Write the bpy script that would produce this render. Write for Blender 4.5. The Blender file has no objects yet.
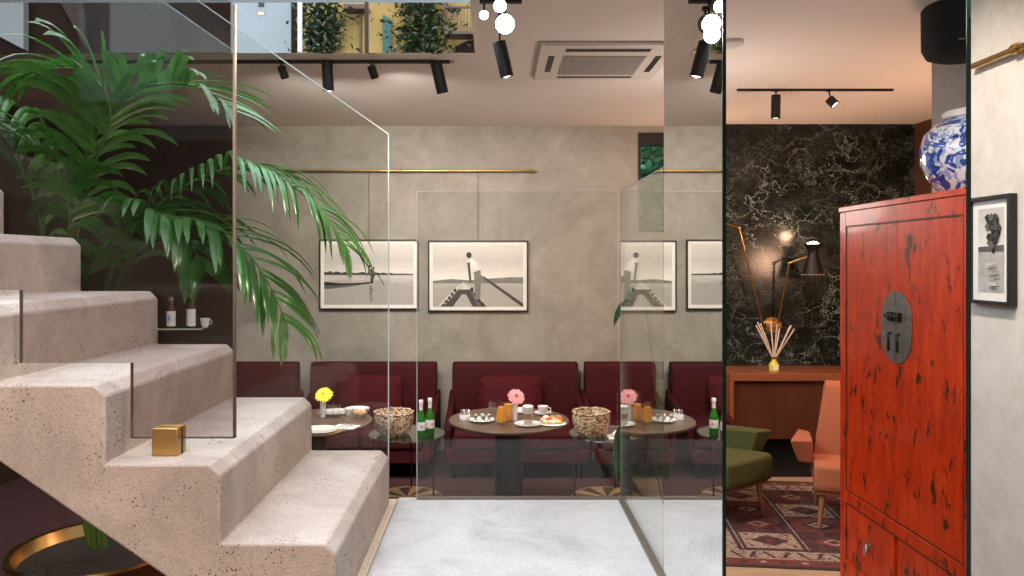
import bpy, bmesh, math, random
from mathutils import Vector, Matrix, Euler
random.seed(7)
PI = math.pi
S = bpy.context.scene
C = S.collection
# ------------------------------------------------------------------ camera, world, exposure
F = 740.0; CX = 495.0; CY = 262.0; CH = 1.9
cam_d = bpy.data.cameras.new('camera'); cam = bpy.data.objects.new('camera', cam_d); C.objects.link(cam)
cam.location = (0, 0, CH); cam.rotation_euler = (PI/2, 0, 0)
cam_d.sensor_width = 36; cam_d.lens = 36*F/1024
cam_d.shift_x = (512-CX)/1024; cam_d.shift_y = -(288-CY)/1024
cam_d.clip_start = 0.05; cam_d.clip_end = 200
S.camera = cam
w = bpy.data.worlds.new('world'); S.world = w; w.use_nodes = True
bgn = w.node_tree.nodes['Background']; bgn.inputs[0].default_value = (0.72, 0.84, 1.0, 1); bgn.inputs[1].default_value = 5.2
S.view_settings.view_transform = 'Standard'; S.view_settings.look = 'None'
S.view_settings.gamma = 1; S.view_settings.use_curve_mapping = False; S.view_settings.exposure = 0.0
WARM = (1.0, 0.84, 0.68); SOFT = (1.0, 0.91, 0.82); AMBER = (1.0, 0.57, 0.36)
def P(px, py, Y): return Vector(((px-CX)*Y/F, Y, CH-(py-CY)*Y/F))
def aim(o, tgt): o.rotation_euler = (Vector(tgt)-Vector(o.location)).to_track_quat('-Z', 'Y').to_euler()
def spot(loc, tgt, power, col, size=80, blend=.7, r=.04, name='spot_beam'):
    d = bpy.data.lights.new(name, 'SPOT'); d.energy = power; d.color = col; d.spot_size = math.radians(size); d.spot_blend = blend; d.shadow_soft_size = r
    o = bpy.data.objects.new(name, d); C.objects.link(o); o.location = loc; aim(o, tgt); return o
def point(loc, power, col, r=.05, name='bulb_light'):
    d = bpy.data.lights.new(name, 'POINT'); d.energy = power; d.color = col; d.shadow_soft_size = r
    o = bpy.data.objects.new(name, d); C.objects.link(o); o.location = loc; return o
def area(loc, tgt, power, col, sx, sy, name='panel_light'):
    d = bpy.data.lights.new(name, 'AREA'); d.energy = power; d.color = col; d.shape = 'RECTANGLE'; d.size = sx; d.size_y = sy
    o = bpy.data.objects.new(name, d); C.objects.link(o); o.location = loc; aim(o, tgt); return o
# added fill lights for dining room, lounge, landing and passage, without fixtures
area((0.22, 1.0, 3.25), (-0.3, 2.2, 0.8), 14, (1.0, .93, .86), .5, .9, 'landing_fill')  # added fill over the landing, no ceiling lamp behind it
spot((0.9, 1.2, 3.22), (1.86, 2.5, 0.6), 110, (1.0, .93, .84), 70, .9, .08, 'passage_fill')  # added to brighten the pale right wall
spot((0.95, 2.2, 3.22), (1.98, 3.6, 1.0), 120, (1.0, .88, .76), 85, .8, .05, 'passage_fill')  # fixtureless spot added to brighten the red cabinet
spot((1.4, 4.6, 3.22), (2.6, 6.2, 0.3), 35, AMBER, 120, .9, .08, 'lounge_spot_fill')  # added amber fill towards the lounge floor, no lamp built
point((3.45, 5.3, 1.9), 55, AMBER, .12, 'lounge_point_fill')  # unseen fill behind the cabinet, added to lift the lounge ceiling
point((1.45, 5.2, 2.35), 24, SOFT, .25, 'dining_fill')  # unseen fill behind the mirror screen, added to lift the dining ceiling
spot((3.4, 4.8, 3.22), (2.4, 5.6, 0.3), 30, AMBER, 140, .9, .08, 'lounge_spot_fill')  # second added amber fill over the lounge seats
spot((-1.0, -1.45, 3.1), (-1.2, 2.2, 1.0), 480, (1.0, .68, .46), 75, .8, .08, 'entrance_fill')  # added warm fill for the front face of the stairs
DIN, CEIL, MARB = 7.45, 3.27, 7.35
# ------------------------------------------------------------------ materials
MATS = {}
def nm(name):
    m = bpy.data.materials.new(name); m.use_nodes = True; MATS[name] = m
    return m, m.node_tree.nodes, m.node_tree.links, m.node_tree.nodes['Principled BSDF']
def setp(b, col=None, rough=None, metal=None, spec=None, coat=None, em=None, ems=0, sheen=None):
    if col is not None: b.inputs['Base Color'].default_value = (*col, 1)
    if rough is not None: b.inputs['Roughness'].default_value = rough
    if metal is not None: b.inputs['Metallic'].default_value = metal
    if spec is not None: b.inputs['Specular IOR Level'].default_value = spec
    if coat is not None: b.inputs['Coat Weight'].default_value = coat
    if sheen is not None: b.inputs['Sheen Weight'].default_value = sheen
    if em is not None: b.inputs['Emission Color'].default_value = (*em, 1); b.inputs['Emission Strength'].default_value = ems
def plain(name, col, rough=.5, metal=0, noise=.08, scale=30, bump=.0, **k):
    m, N, L, b = nm(name); setp(b, col, rough, metal, **k)
    if noise or bump:
        tc = N.new('ShaderNodeTexCoord'); n = N.new('ShaderNodeTexNoise'); n.inputs['Scale'].default_value = scale; n.inputs['Detail'].default_value = 4
        L.new(tc.outputs['Object'], n.inputs['Vector'])
        r = N.new('ShaderNodeValToRGB'); r.color_ramp.elements[0].position = .3; r.color_ramp.elements[1].position = .7
        r.color_ramp.elements[0].color = tuple(max(0, c*(1-noise*2)) for c in col)+(1,); r.color_ramp.elements[1].color = tuple(min(1, c*(1+noise)) for c in col)+(1,)
        L.new(n.outputs['Fac'], r.inputs[0]); L.new(r.outputs[0], b.inputs['Base Color'])
        if bump:
            bp = N.new('ShaderNodeBump'); bp.inputs['Strength'].default_value = bump; bp.inputs['Distance'].default_value = .01
            L.new(n.outputs['Fac'], bp.inputs['Height']); L.new(bp.outputs[0], b.inputs['Normal'])
    return m
def glow(name, col, st):
    m, N, L, b = nm(name); setp(b, (0.8, .8, .8), em=col, ems=st); return m
def ramp(N, stops):
    r = N.new('ShaderNodeValToRGB'); e = r.color_ramp.elements
    while len(e) < len(stops): e.new(.5)
    for i, (p, c) in enumerate(stops): e[i].position = p; e[i].color = (*c, 1)
    return r
def noise(N, L, src, scale, detail=5, rough=.55, dist=0):
    n = N.new('ShaderNodeTexNoise'); n.inputs['Scale'].default_value = scale; n.inputs['Detail'].default_value = detail
    n.inputs['Roughness'].default_value = rough; n.inputs['Distortion'].default_value = dist
    L.new(src, n.inputs['Vector']); return n
def mapping(N, L, scale=(1, 1, 1), rot=(0, 0, 0)):
    tc = N.new('ShaderNodeTexCoord'); mp = N.new('ShaderNodeMapping'); mp.inputs['Scale'].default_value = scale; mp.inputs['Rotation'].default_value = rot
    L.new(tc.outputs['Object'], mp.inputs['Vector']); return mp.outputs[0]
def mix(N, L, a, b_, fac, blend='MIX'):
    x = N.new('ShaderNodeMix'); x.data_type = 'RGBA'; x.blend_type = blend
    for s, v in ((6, a), (7, b_), (0, fac)):
        if isinstance(v, (int, float)): x.inputs[s].default_value = v
        elif isinstance(v, tuple): x.inputs[s].default_value = (*v, 1)
        else: L.new(v, x.inputs[s])
    return x.outputs[2]
def plaster(name, c0, c1, c2):
    m, N, L, b = nm(name); v = mapping(N, L); n = noise(N, L, v, 1.6, 8, .62, 1.2); r = ramp(N, [(.3, c0), (.5, c1), (.72, c2)])
    L.new(n.outputs['Fac'], r.inputs[0])
    n2 = noise(N, L, v, 9, 6, .7, .8); r2 = ramp(N, [(.35, (.88, .88, .88)), (.6, (1, 1, 1))]); L.new(n2.outputs['Fac'], r2.inputs[0])
    L.new(mix(N, L, r.outputs[0], r2.outputs[0], 1.0, 'MULTIPLY'), b.inputs['Base Color'])
    bp = N.new('ShaderNodeBump'); bp.inputs['Strength'].default_value = .12; bp.inputs['Distance'].default_value = .02
    L.new(n2.outputs['Fac'], bp.inputs['Height']); L.new(bp.outputs[0], b.inputs['Normal']); setp(b, rough=.62)
    return m
plaster('plaster', (.255, .232, .195), (.32, .295, .252), (.385, .36, .31))
plaster('pale_plaster', (.60, .56, .50), (.70, .66, .60), (.76, .73, .68))
plaster('grey_plaster', (.26, .24, .225), (.33, .305, .29), (.39, .365, .345))
plain('ceiling_paint', (.80, .755, .71), .8, noise=.01, scale=2)
plain('lounge_ceiling_paint', (.80, .755, .71), .8, noise=.01, scale=2)
def concrete(name, base, hi, pit, pits=26, spots=True):
    m, N, L, b = nm(name); v = mapping(N, L)
    n = noise(N, L, v, 3.2, 9, .65, .6); r = ramp(N, [(.3, tuple(c*.78 for c in base)), (.5, base), (.72, hi)]); L.new(n.outputs['Fac'], r.inputs[0])
    col = r.outputs[0]
    vo = N.new('ShaderNodeTexVoronoi'); vo.inputs['Scale'].default_value = pits; vo.inputs['Randomness'].default_value = 1; L.new(v, vo.inputs['Vector'])
    n3 = noise(N, L, v, 8, 3)
    mth = N.new('ShaderNodeMath'); mth.operation = 'MULTIPLY_ADD'; L.new(n3.outputs['Fac'], mth.inputs[0]); mth.inputs[1].default_value = .75; mth.inputs[2].default_value = -.235
    lt = N.new('ShaderNodeMath'); lt.operation = 'LESS_THAN'; L.new(vo.outputs['Distance'], lt.inputs[0]); L.new(mth.outputs[0], lt.inputs[1])
    if spots: col = mix(N, L, col, pit, lt.outputs[0])
    n4 = noise(N, L, v, 120, 3); r4 = ramp(N, [(.35, (.85, .85, .85)), (.6, (1, 1, 1))]); L.new(n4.outputs['Fac'], r4.inputs[0])
    col = mix(N, L, col, r4.outputs[0], 1.0, 'MULTIPLY'); L.new(col, b.inputs['Base Color'])
    inv = N.new('ShaderNodeMath'); inv.operation = 'SUBTRACT'; L.new(n4.outputs['Fac'], inv.inputs[0]); L.new(lt.outputs[0], inv.inputs[1])
    bp = N.new('ShaderNodeBump'); bp.inputs['Strength'].default_value = .5; bp.inputs['Distance'].default_value = .004
    L.new(inv.outputs[0], bp.inputs['Height']); L.new(bp.outputs[0], b.inputs['Normal']); setp(b, rough=.75)
    return m
concrete('stair_concrete', (.45, .37, .31), (.56, .475, .405), (.15, .10, .075), 75)
concrete('terrazzo', (.50, .49, .485), (.575, .57, .565), (.45, .40, .36), 70)
plain('sand_strip', (.62, .50, .38), .7, noise=.08, scale=60)
def marble():
    m, N, L, b = nm('black_marble'); v = mapping(N, L, (1, 1, 1.25), (0, .5, 0))
    n = noise(N, L, v, 2.2, 6, .6, 0); vm = N.new('ShaderNodeVectorMath'); vm.operation = 'MULTIPLY_ADD'
    L.new(n.outputs['Color'], vm.inputs[0]); vm.inputs[1].default_value = (1.1, 1.1, 1.1); L.new(v, vm.inputs[2])
    col = (.012, .013, .012)
    base = ramp(N, [(.35, (.004, .006, .005)), (.7, (.013, .018, .015))]); nb = noise(N, L, v, 5, 6, .7); L.new(nb.outputs['Fac'], base.inputs[0]); cur = base.outputs[0]
    for sc, wd, cc, ms in ((2.9, .016, (.34, .42, .40), 1.7), (6.5, .028, (.17, .22, .20), 3.1), (15, .05, (.07, .10, .09), 5)):
        vo = N.new('ShaderNodeTexVoronoi'); vo.feature = 'DISTANCE_TO_EDGE'; vo.inputs['Scale'].default_value = sc; L.new(vm.outputs[0], vo.inputs['Vector'])
        r = ramp(N, [(0, (1, 1, 1)), (wd, (0, 0, 0))]); L.new(vo.outputs['Distance'], r.inputs[0])
        nk = noise(N, L, v, ms, 3); rk = ramp(N, [(.42, (0, 0, 0)), (.64, (1, 1, 1))]); L.new(nk.outputs['Fac'], rk.inputs[0])
        k = mix(N, L, r.outputs[0], rk.outputs[0], 1.0, 'MULTIPLY'); cur = mix(N, L, cur, cc, k)
    L.new(cur, b.inputs['Base Color']); setp(b, rough=.2, spec=.3); return m
marble()
def wood(name, c0, c1, scale=(1, 1, 12), rough=.4, coat=0):
    m, N, L, b = nm(name); v = mapping(N, L, scale); n = noise(N, L, v, 3, 6, .6, .6); r = ramp(N, [(.3, c0), (.7, c1)]); L.new(n.outputs['Fac'], r.inputs[0]); L.new(r.outputs[0], b.inputs['Base Color']); setp(b, rough=rough, coat=coat); return m
wood('brown_panel', (.085, .035, .018), (.13, .055, .028), (6, 6, .8), .45)
wood('dark_panel', (.030, .017, .012), (.055, .032, .022), (5, 5, .7), .4)
wood('counter_wood', (.20, .062, .025), (.28, .092, .038), (1, 8, 8), .35)
wood('counter_front', (.065, .019, .008), (.10, .03, .013), (8, 8, 1), .4)
wood('table_wood', (.075, .042, .028), (.15, .09, .06), (1.5, 9, 1), .3)
wood('leg_wood', (.20, .09, .035), (.30, .14, .06), (8, 8, 1), .4)
wood('oak_floor', (.35, .23, .14), (.46, .32, .20), (1, 9, 1), .4)
wood('inlay_light', (.50, .32, .16), (.62, .42, .23), (6, 6, 1), .35)
wood('inlay_dark', (.06, .03, .016), (.10, .05, .03), (6, 6, 1), .35)
def lacquer(name):
    m, N, L, b = nm(name); v = mapping(N, L, (7, 7, 1.6)); n = noise(N, L, v, 2.4, 7, .65, .5)
    r = ramp(N, [(.3, (.33, .016, .002)), (.55, (.52, .034, .003)), (.75, (.60, .065, .005))]); L.new(n.outputs['Fac'], r.inputs[0])
    n2 = noise(N, L, mapping(N, L, (7, 7, 3.2)), 2.0, 10, .74, .2); r2 = ramp(N, [(.55, (0, 0, 0)), (.60, (1, 1, 1))]); L.new(n2.outputs['Fac'], r2.inputs[0])
    col = mix(N, L, r.outputs[0], (.055, .012, .006), r2.outputs[0]); L.new(col, b.inputs['Base Color'])
    bp = N.new('ShaderNodeBump'); bp.inputs['Strength'].default_value = .15; bp.inputs['Distance'].default_value = .004; L.new(n2.outputs['Fac'], bp.inputs['Height']); L.new(bp.outputs[0], b.inputs['Normal'])
    setp(b, rough=.38, coat=.2, spec=.3); b.inputs['Coat Roughness'].default_value = .10; return m
lacquer('red_lacquer')
plain('aged_edge', (.06, .014, .008), .5, noise=.2, scale=40)
plain('pewter', (.20, .185, .17), .45, .6, noise=.15, scale=40)
plain('iron', (.025, .022, .02), .45, .7, noise=.1)
plain('silver', (.6, .58, .55), .3, .9, noise=.05)
plain('brass', (.62, .40, .15), .28, 1, noise=.05)
plain('brass_block', (.52, .32, .11), .42, .85, noise=.04)
plain('black_metal', (.012, .011, .011), .45, .3, noise=.05)
plain('black_fabric', (.010, .010, .010), .9, noise=.1, scale=200, bump=.3)
plain('dark_line', (.004, .012, .009), .2, noise=0)
plain('channel_metal', (.20, .18, .16), .35, .8, noise=.05)
plain('white_china', (.80, .78, .75), .2, noise=.01, coat=.4)
plain('white_paper', (.82, .80, .76), .8, noise=.02)
plain('ac_white', (.68, .64, .59), .5, noise=.01)
plain('ac_grey', (.40, .37, .34), .6, noise=.05)
plain('frame_black', (.012, .010, .009), .4, noise=.05)
plain('velvet', (.052, .0008, .0035), .75, noise=.15, scale=14, spec=.25)
plain('velvet_pillow', (.066, .0015, .005), .8, noise=.12, scale=14, spec=.25)
plain('olive_fabric', (.058, .062, .012), .85, noise=.1, scale=120, bump=.15)
plain('dark_carpet', (.055, .014, .014), .9, noise=.15, scale=80, bump=.2)
plain('salmon_fabric', (.34, .105, .048), .85, noise=.06, scale=120, bump=.15)
plain('latte_milk', (.78, .72, .62), .5, noise=.02); plain('latte_coffee', (.42, .24, .12), .5, noise=.05)
plain('orange_juice', (.85, .33, .02), .3, noise=.04); plain('bread', (.55, .30, .12), .8, noise=.25, scale=50)
plain('egg_white', (.8, .72, .58), .6, noise=.08); plain('tomato', (.62, .07, .03), .4, noise=.1); plain('cucumber', (.55, .62, .20), .5, noise=.1)
plain('pastry_pink', (.75, .42, .34), .7, noise=.25, scale=60)
plain('petal_pink', (.85, .34, .36), .6, noise=.1, scale=60); plain('petal_yellow', (.85, .75, .03), .6, noise=.06, scale=60)
plain('flower_heart', (.35, .12, .05), .8, noise=.2); plain('flower_heart_yellow', (.6, .45, .03), .8, noise=.2)
plain('stem_green', (.08, .17, .03), .5, noise=.1)
plain('bottle_green', (.018, .15, .014), .08, noise=.02, coat=.5); plain('bottle_label', (.70, .70, .68), .6, noise=.04)
plain('brown_glass', (.07, .03, .015), .12, noise=.03); plain('label_blue', (.25, .36, .62), .6, noise=.02); plain('label_red', (.6, .10, .05), .6, noise=0)
plain('diffuser_oil', (.62, .55, .05), .1, noise=.02, coat=.5); plain('reed', (.75, .62, .50), .7, noise=.05)
plain('soil', (.03, .018, .01), .9, noise=.3, scale=50, bump=.5)
plain('placemat', (.45, .27, .10), .8, noise=.25, scale=90, bump=.4)
plain('facade_yellow', (.33, .21, .07), .9, noise=.06, scale=1.5, spec=0); plain('facade_grey', (.20, .21, .205), .9, noise=.03, scale=2, spec=0)
plain('pale_edge', (.55, .60, .52), .2, noise=0)
plain('facade_dim', (.05, .038, .034), .9, noise=.05, spec=0)
plain('facade_brown', (.02, .012, .009), .9, noise=.1, scale=2, spec=0); plain('shutter_green', (.02, .08, .055), .6, noise=.05)
plain('bronze_frame', (.06, .035, .025), .4, .4, noise=.05); plain('ground_dark', (.09, .08, .075), .9, noise=.1)
plain('dark_stucco', (.03, .022, .018), .8, noise=.1, scale=4)
def leaf(name, c, c2, trans=.25):
    m, N, L, b = nm(name); v = mapping(N, L, (3, 3, 3)); n = noise(N, L, v, 3, 3); r = ramp(N, [(.3, c), (.7, c2)]); L.new(n.outputs['Fac'], r.inputs[0]); L.new(r.outputs[0], b.inputs['Base Color']); setp(b, rough=.28, spec=.9)
    t = N.new('ShaderNodeBsdfTranslucent'); L.new(r.outputs[0], t.inputs[0]); mx = N.new('ShaderNodeMixShader'); mx.inputs[0].default_value = trans
    L.new(b.outputs[0], mx.inputs[1]); L.new(t.outputs[0], mx.inputs[2]); L.new(mx.outputs[0], N['Material Output'].inputs[0]); return m
leaf('palm_leaf', (.03, .125, .016), (.075, .25, .03), .3); leaf('dark_leaf', (.012, .045, .012), (.025, .09, .02)); leaf('garden_leaf', (.02, .17, .085), (.08, .40, .20), .35); leaf('ivy_leaf', (.008, .018, .005), (.025, .045, .012), .1)
def sheet(name, tint, refl, rough=0.0, base=0.0):
    """thin glass: tinted see-through plus mirror reflection that grows at grazing angles"""
    m, N, L, b = nm(name); N.remove(b)
    t = N.new('ShaderNodeBsdfTransparent'); t.inputs[0].default_value = (*tint, 1)
    g = N.new('ShaderNodeBsdfGlossy'); g.inputs['Roughness'].default_value = rough; g.inputs[0].default_value = (.95, .97, .95, 1)
    lw = N.new('ShaderNodeLayerWeight'); lw.inputs[0].default_value = .5
    pw = N.new('ShaderNodeMath'); pw.operation = 'POWER'; L.new(lw.outputs['Facing'], pw.inputs[0]); pw.inputs[1].default_value = 5
    ma = N.new('ShaderNodeMath'); ma.operation = 'MULTIPLY_ADD'; ma.use_clamp = True; L.new(pw.outputs[0], ma.inputs[0]); ma.inputs[1].default_value = .96*refl; ma.inputs[2].default_value = .04*refl+base
    x = N.new('ShaderNodeMixShader'); L.new(ma.outputs[0], x.inputs[0]); L.new(t.outputs[0], x.inputs[1]); L.new(g.outputs[0], x.inputs[2]); L.new(x.outputs[0], N['Material Output'].inputs[0]); return m
sheet('clear_glass', (.97, .985, .98), .5)
sheet('guard_glass', (.955, .965, .955), .6)
sheet('smoked_glass', (.80, .765, .75), .5)
sheet('side_glass', (.92, .94, .92), 1.0, 0, .12)
sheet('table_glass', (.62, .68, .66), 1.3, 0, .06)
sheet('tumbler_glass', (.95, .96, .96), 1.0, 0, .10)
m, N, L, b = nm('mirror'); setp(b, (.86, .86, .84), .0, 1.0)
m, N, L, b = nm('window_mirror'); setp(b, (.80, .80, .78), .0, 1.0)
m, N, L, b = nm('edge_green'); setp(b, (.01, .05, .035), .15, em=None)
m, N, L, b = nm('edge_light'); setp(b, (.40, .52, .54), .2)
m, N, L, b = nm('edge_dim'); setp(b, (.16, .20, .19), .2)
glow('lens_glow', (1, .93, .84), 6); glow('bulb_glow', (1, .95, .88), 40); glow('lamp_glow', (1, .78, .55), 25); glow('soft_disc', (1, .88, .74), 3)
def blueware():
    m, N, L, b = nm('blue_white_porcelain'); v = mapping(N, L); n = noise(N, L, v, 7, 2, .5, 2.2); r = ramp(N, [(.47, (.70, .72, .74)), (.50, (.02, .06, .28)), (.60, (.04, .12, .42)), (.62, (.62, .66, .72))]); L.new(n.outputs['Fac'], r.inputs[0])
    n2 = noise(N, L, v, 24, 2, .5, 1); r2 = ramp(N, [(.5, (1, 1, 1)), (.56, (.25, .38, .72))]); L.new(n2.outputs['Fac'], r2.inputs[0])
    L.new(mix(N, L, r.outputs[0], r2.outputs[0], .8, 'MULTIPLY'), b.inputs['Base Color']); setp(b, rough=.15, coat=.5); return m
blueware()
def basketweave():
    m, N, L, b = nm('wicker'); v = mapping(N, L, (1, 1, 1.5)); vo = N.new('ShaderNodeTexVoronoi'); vo.inputs['Scale'].default_value = 70; L.new(v, vo.inputs['Vector'])
    r = ramp(N, [(.2, (.66, .54, .38)), (.5, (.50, .34, .20)), (.8, (.12, .055, .03))]); L.new(vo.outputs['Color'], r.inputs[0])
    L.new(r.outputs[0], b.inputs['Base Color']); bp = N.new('ShaderNodeBump'); bp.inputs['Strength'].default_value = 1; bp.inputs['Distance'].default_value = .006; bp.invert = True
    L.new(vo.outputs['Distance'], bp.inputs['Height']); L.new(bp.outputs[0], b.inputs['Normal']); setp(b, rough=.85); return m
basketweave()
def rugmat(name, c0, c1, c2):
    m, N, L, b = nm(name); v = mapping(N, L, (1, 1, 1)); n = noise(N, L, v, 26, 4, .6); r = ramp(N, [(.35, c0), (.5, c1), (.62, c2)]); L.new(n.outputs['Fac'], r.inputs[0]); L.new(r.outputs[0], b.inputs['Base Color']); setp(b, rough=.95)
    bp = N.new('ShaderNodeBump'); bp.inputs['Strength'].default_value = .4; bp.inputs['Distance'].default_value = .004; n2 = noise(N, L, v, 300, 2); L.new(n2.outputs['Fac'], bp.inputs['Height']); L.new(bp.outputs[0], b.inputs['Normal'])
rugmat('rug_plum', (.035, .010, .012), (.060, .018, .02), (.095, .038, .034)); rugmat('rug_red', (.10, .017, .015), (.15, .030, .024), (.085, .03, .027)); rugmat('rug_cream', (.12, .08, .065), (.34, .27, .21), (.15, .07, .055)); rugmat('rug_dark', (.02, .012, .014), (.035, .02, .02), (.05, .03, .03))
GREY = {}
for i, g in enumerate((.012, .05, .11, .20, .32, .46, .62, .78)):
    GREY[i] = plain('print_grey_%d' % i, (g, g*.97, g*.92), .5, noise=.10, scale=25)
def skyprint(name, stops, ns=.15):
    m, N, L, b = nm(name); tc = N.new('ShaderNodeTexCoord'); sp = N.new('ShaderNodeSeparateXYZ'); L.new(tc.outputs['Object'], sp.inputs[0])
    mp = N.new('ShaderNodeMapping'); mp.inputs['Scale'].default_value = (2, 2, 14); L.new(tc.outputs['Object'], mp.inputs[0]); n = noise(N, L, mp.outputs[0], 2.2, 6, .6, .5)
    a = N.new('ShaderNodeMath'); a.operation = 'MULTIPLY_ADD'; L.new(n.outputs['Fac'], a.inputs[0]); a.inputs[1].default_value = ns; L.new(sp.outputs[2], a.inputs[2])
    r = ramp(N, stops); L.new(a.outputs[0], r.inputs[0]); L.new(r.outputs[0], b.inputs['Base Color']); setp(b, rough=.45)
g3 = lambda g: (g, g*.96, g*.90)
skyprint('print_sky', [(.05, g3(.80)), (.22, g3(.55)), (.42, g3(.72))]); skyprint('print_water', [(-.0, g3(.40)), (.06, g3(.58)), (.18, g3(.45))], .2)
# ------------------------------------------------------------------ mesh helpers
class MB:
    def __init__(s): s.v = []; s.f = []; s.m = []; s.M = Matrix()
    def add(s, vs, fs, mi=0):
        o = len(s.v); s.v += [s.M @ Vector(p) for p in vs]; s.f += [tuple(i+o for i in f) for f in fs]; s.m += [mi]*len(fs); return s
    def box(s, x0, y0, z0, x1, y1, z1, mi=0):
        x0, x1 = min(x0, x1), max(x0, x1); y0, y1 = min(y0, y1), max(y0, y1); z0, z1 = min(z0, z1), max(z0, z1)
        return s.add([(x, y, z) for z in (z0, z1) for y in (y0, y1) for x in (x0, x1)], [(0, 2, 3, 1), (4, 5, 7, 6), (0, 1, 5, 4), (2, 6, 7, 3), (0, 4, 6, 2), (1, 3, 7, 5)], mi)
    def lathe(s, prof, seg=32, c=(0, 0, 0), mi=0, f=None, cap=True):
        vs = []; n = len(prof)
        for i in range(seg):
            a = 2*PI*i/seg
            for j, (r, z) in enumerate(prof):
                k = f(a, j) if f else 1
                vs.append((c[0]+r*k*math.cos(a), c[1]+r*k*math.sin(a), c[2]+z))
        fs = []
        for i in range(seg):
            i2 = (i+1) % seg
            for j in range(n-1): fs.append((i*n+j, i2*n+j, i2*n+j+1, i*n+j+1))
        s.add(vs, fs, mi)
        if cap:
            o = len(s.v)-seg*n
            for j, fl in ((0, True), (n-1, False)):
                if prof[j][0] > 1e-5:
                    ids = [o+i*n+j for i in range(seg)]
                    if fl: ids.reverse()
                    s.f.append(tuple(ids)); s.m.append(mi)
        return s
    def cyl(s, c, r, h, seg=24, mi=0, r2=None): return s.lathe([(r, 0), (r if r2 is None else r2, h)], seg, c, mi)
    def ball(s, c, rx, ry=None, rz=None, mi=0, seg=14, f=None):
        ry = rx if ry is None else ry; rz = rx if rz is None else rz; rings = seg//2+1
        vs = [(c[0], c[1], c[2]-rz)]; fs = []
        for j in range(1, rings):
            t = PI*j/rings-PI/2
            for i in range(seg):
                a = 2*PI*i/seg; k = f(a, t) if f else 1
                vs.append((c[0]+rx*k*math.cos(t)*math.cos(a), c[1]+ry*k*math.cos(t)*math.sin(a), c[2]+rz*k*math.sin(t)))
        vs.append((c[0], c[1], c[2]+rz)); last = len(vs)-1
        for i in range(seg):
            i2 = (i+1) % seg; fs.append((0, 1+i2, 1+i)); fs.append((last, last-seg+i, last-seg+i2))
            for j in range(rings-2): fs.append((1+j*seg+i, 1+j*seg+i2, 1+(j+1)*seg+i2, 1+(j+1)*seg+i))
        return s.add(vs, fs, mi)
    def tube(s, pts, r, seg=8, mi=0, cap=True):
        pts = [Vector(p) for p in pts]; n = len(pts); rr = r if callable(r) else (lambda t: r)
        vs = []; up = None
        for i, p in enumerate(pts):
            t = (pts[min(i+1, n-1)]-pts[max(i-1, 0)]).normalized()
            if up is None: up = t.orthogonal().normalized()
            up = (up-t*up.dot(t)).normalized(); sd = t.cross(up); R = rr(i/(n-1))
            for k in range(seg):
                a = 2*PI*k/seg; vs.append(p+up*R*math.cos(a)+sd*R*math.sin(a))
        fs = [(i*seg+k, i*seg+(k+1) % seg, (i+1)*seg+(k+1) % seg, (i+1)*seg+k) for i in range(n-1) for k in range(seg)]
        if cap: fs += [tuple(reversed(range(seg))), tuple(range((n-1)*seg, n*seg))]
        return s.add(vs, fs, mi)
    def prism(s, poly, a0, a1, axis='Y', mi=0):
        """poly in the plane across axis: Y -> (x,z); X -> (y,z); Z -> (x,y)"""
        def q(p, a): return {'Y': (p[0], a, p[1]), 'X': (a, p[0], p[1]), 'Z': (p[0], p[1], a)}[axis]
        n = len(poly); vs = [q(p, a0) for p in poly]+[q(p, a1) for p in poly]
        fs = [tuple(range(n)), tuple(reversed(range(n, 2*n)))]+[(i, n+i, n+(i+1) % n, (i+1) % n) for i in range(n)]
        return s.add(vs, fs, mi)
    def build(s, name, mats, parent=None, bevel=0, bseg=2, subdiv=0, loc=None, angle=40, solid=0):
        me = bpy.data.meshes.new(name); me.from_pydata([tuple(p) for p in s.v], [], s.f)
        if isinstance(mats, str): mats = [mats]
        for k in mats: me.materials.append(MATS[k])
        for p, mi in zip(me.polygons, s.m): p.material_index = mi; p.use_smooth = True
        bm = bmesh.new(); bm.from_mesh(me); bmesh.ops.recalc_face_normals(bm, faces=bm.faces); bm.to_mesh(me); bm.free()
        me.set_sharp_from_angle(angle=math.radians(angle)); me.update()
        o = bpy.data.objects.new(name, me); C.objects.link(o)
        if parent: o.parent = parent
        if loc is not None: o.location = loc
        if bevel:
            b = o.modifiers.new('bevel', 'BEVEL'); b.width = bevel; b.segments = bseg; b.limit_method = 'ANGLE'; b.harden_normals = False
        if subdiv:
            b = o.modifiers.new('subdiv', 'SUBSURF'); b.levels = subdiv; b.render_levels = subdiv
        return o
def tag(o, label, cat, group=None, kind=None):
    if label: o['label'] = label
    if cat: o['category'] = cat
    if group: o['group'] = group
    if kind: o['kind'] = kind
    return o
def thing(name, label, cat, loc=(0, 0, 0), rz=0, group=None):
    o = bpy.data.objects.new(name, None); o.empty_display_size = .1; C.objects.link(o); o.location = loc; o.rotation_euler = (0, 0, rz)
    return tag(o, label, cat, group)
def struct(name, mb, mats, label=None, parent=None, **k):
    o = mb.build(name, mats, parent, **k)
    if not parent:
        o['kind'] = 'structure'
        if label: o['label'] = label; o['category'] = name.split('_')[0]
    return o
def copy_tree(o, parent=None):
    c = o.copy(); C.objects.link(c); c.parent = parent
    for ch in list(o.children): copy_tree(ch, c)
    return c
def again(o, loc, rz=None, label=None, scale=None):
    c = copy_tree(o); c.location = loc
    if rz is not None: c.rotation_euler = (0, 0, rz)
    if label: c['label'] = label
    if scale: c.scale = (scale,)*3
    return c
def rot(p, a): return Matrix.Translation(Vector(p)) @ a
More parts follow.
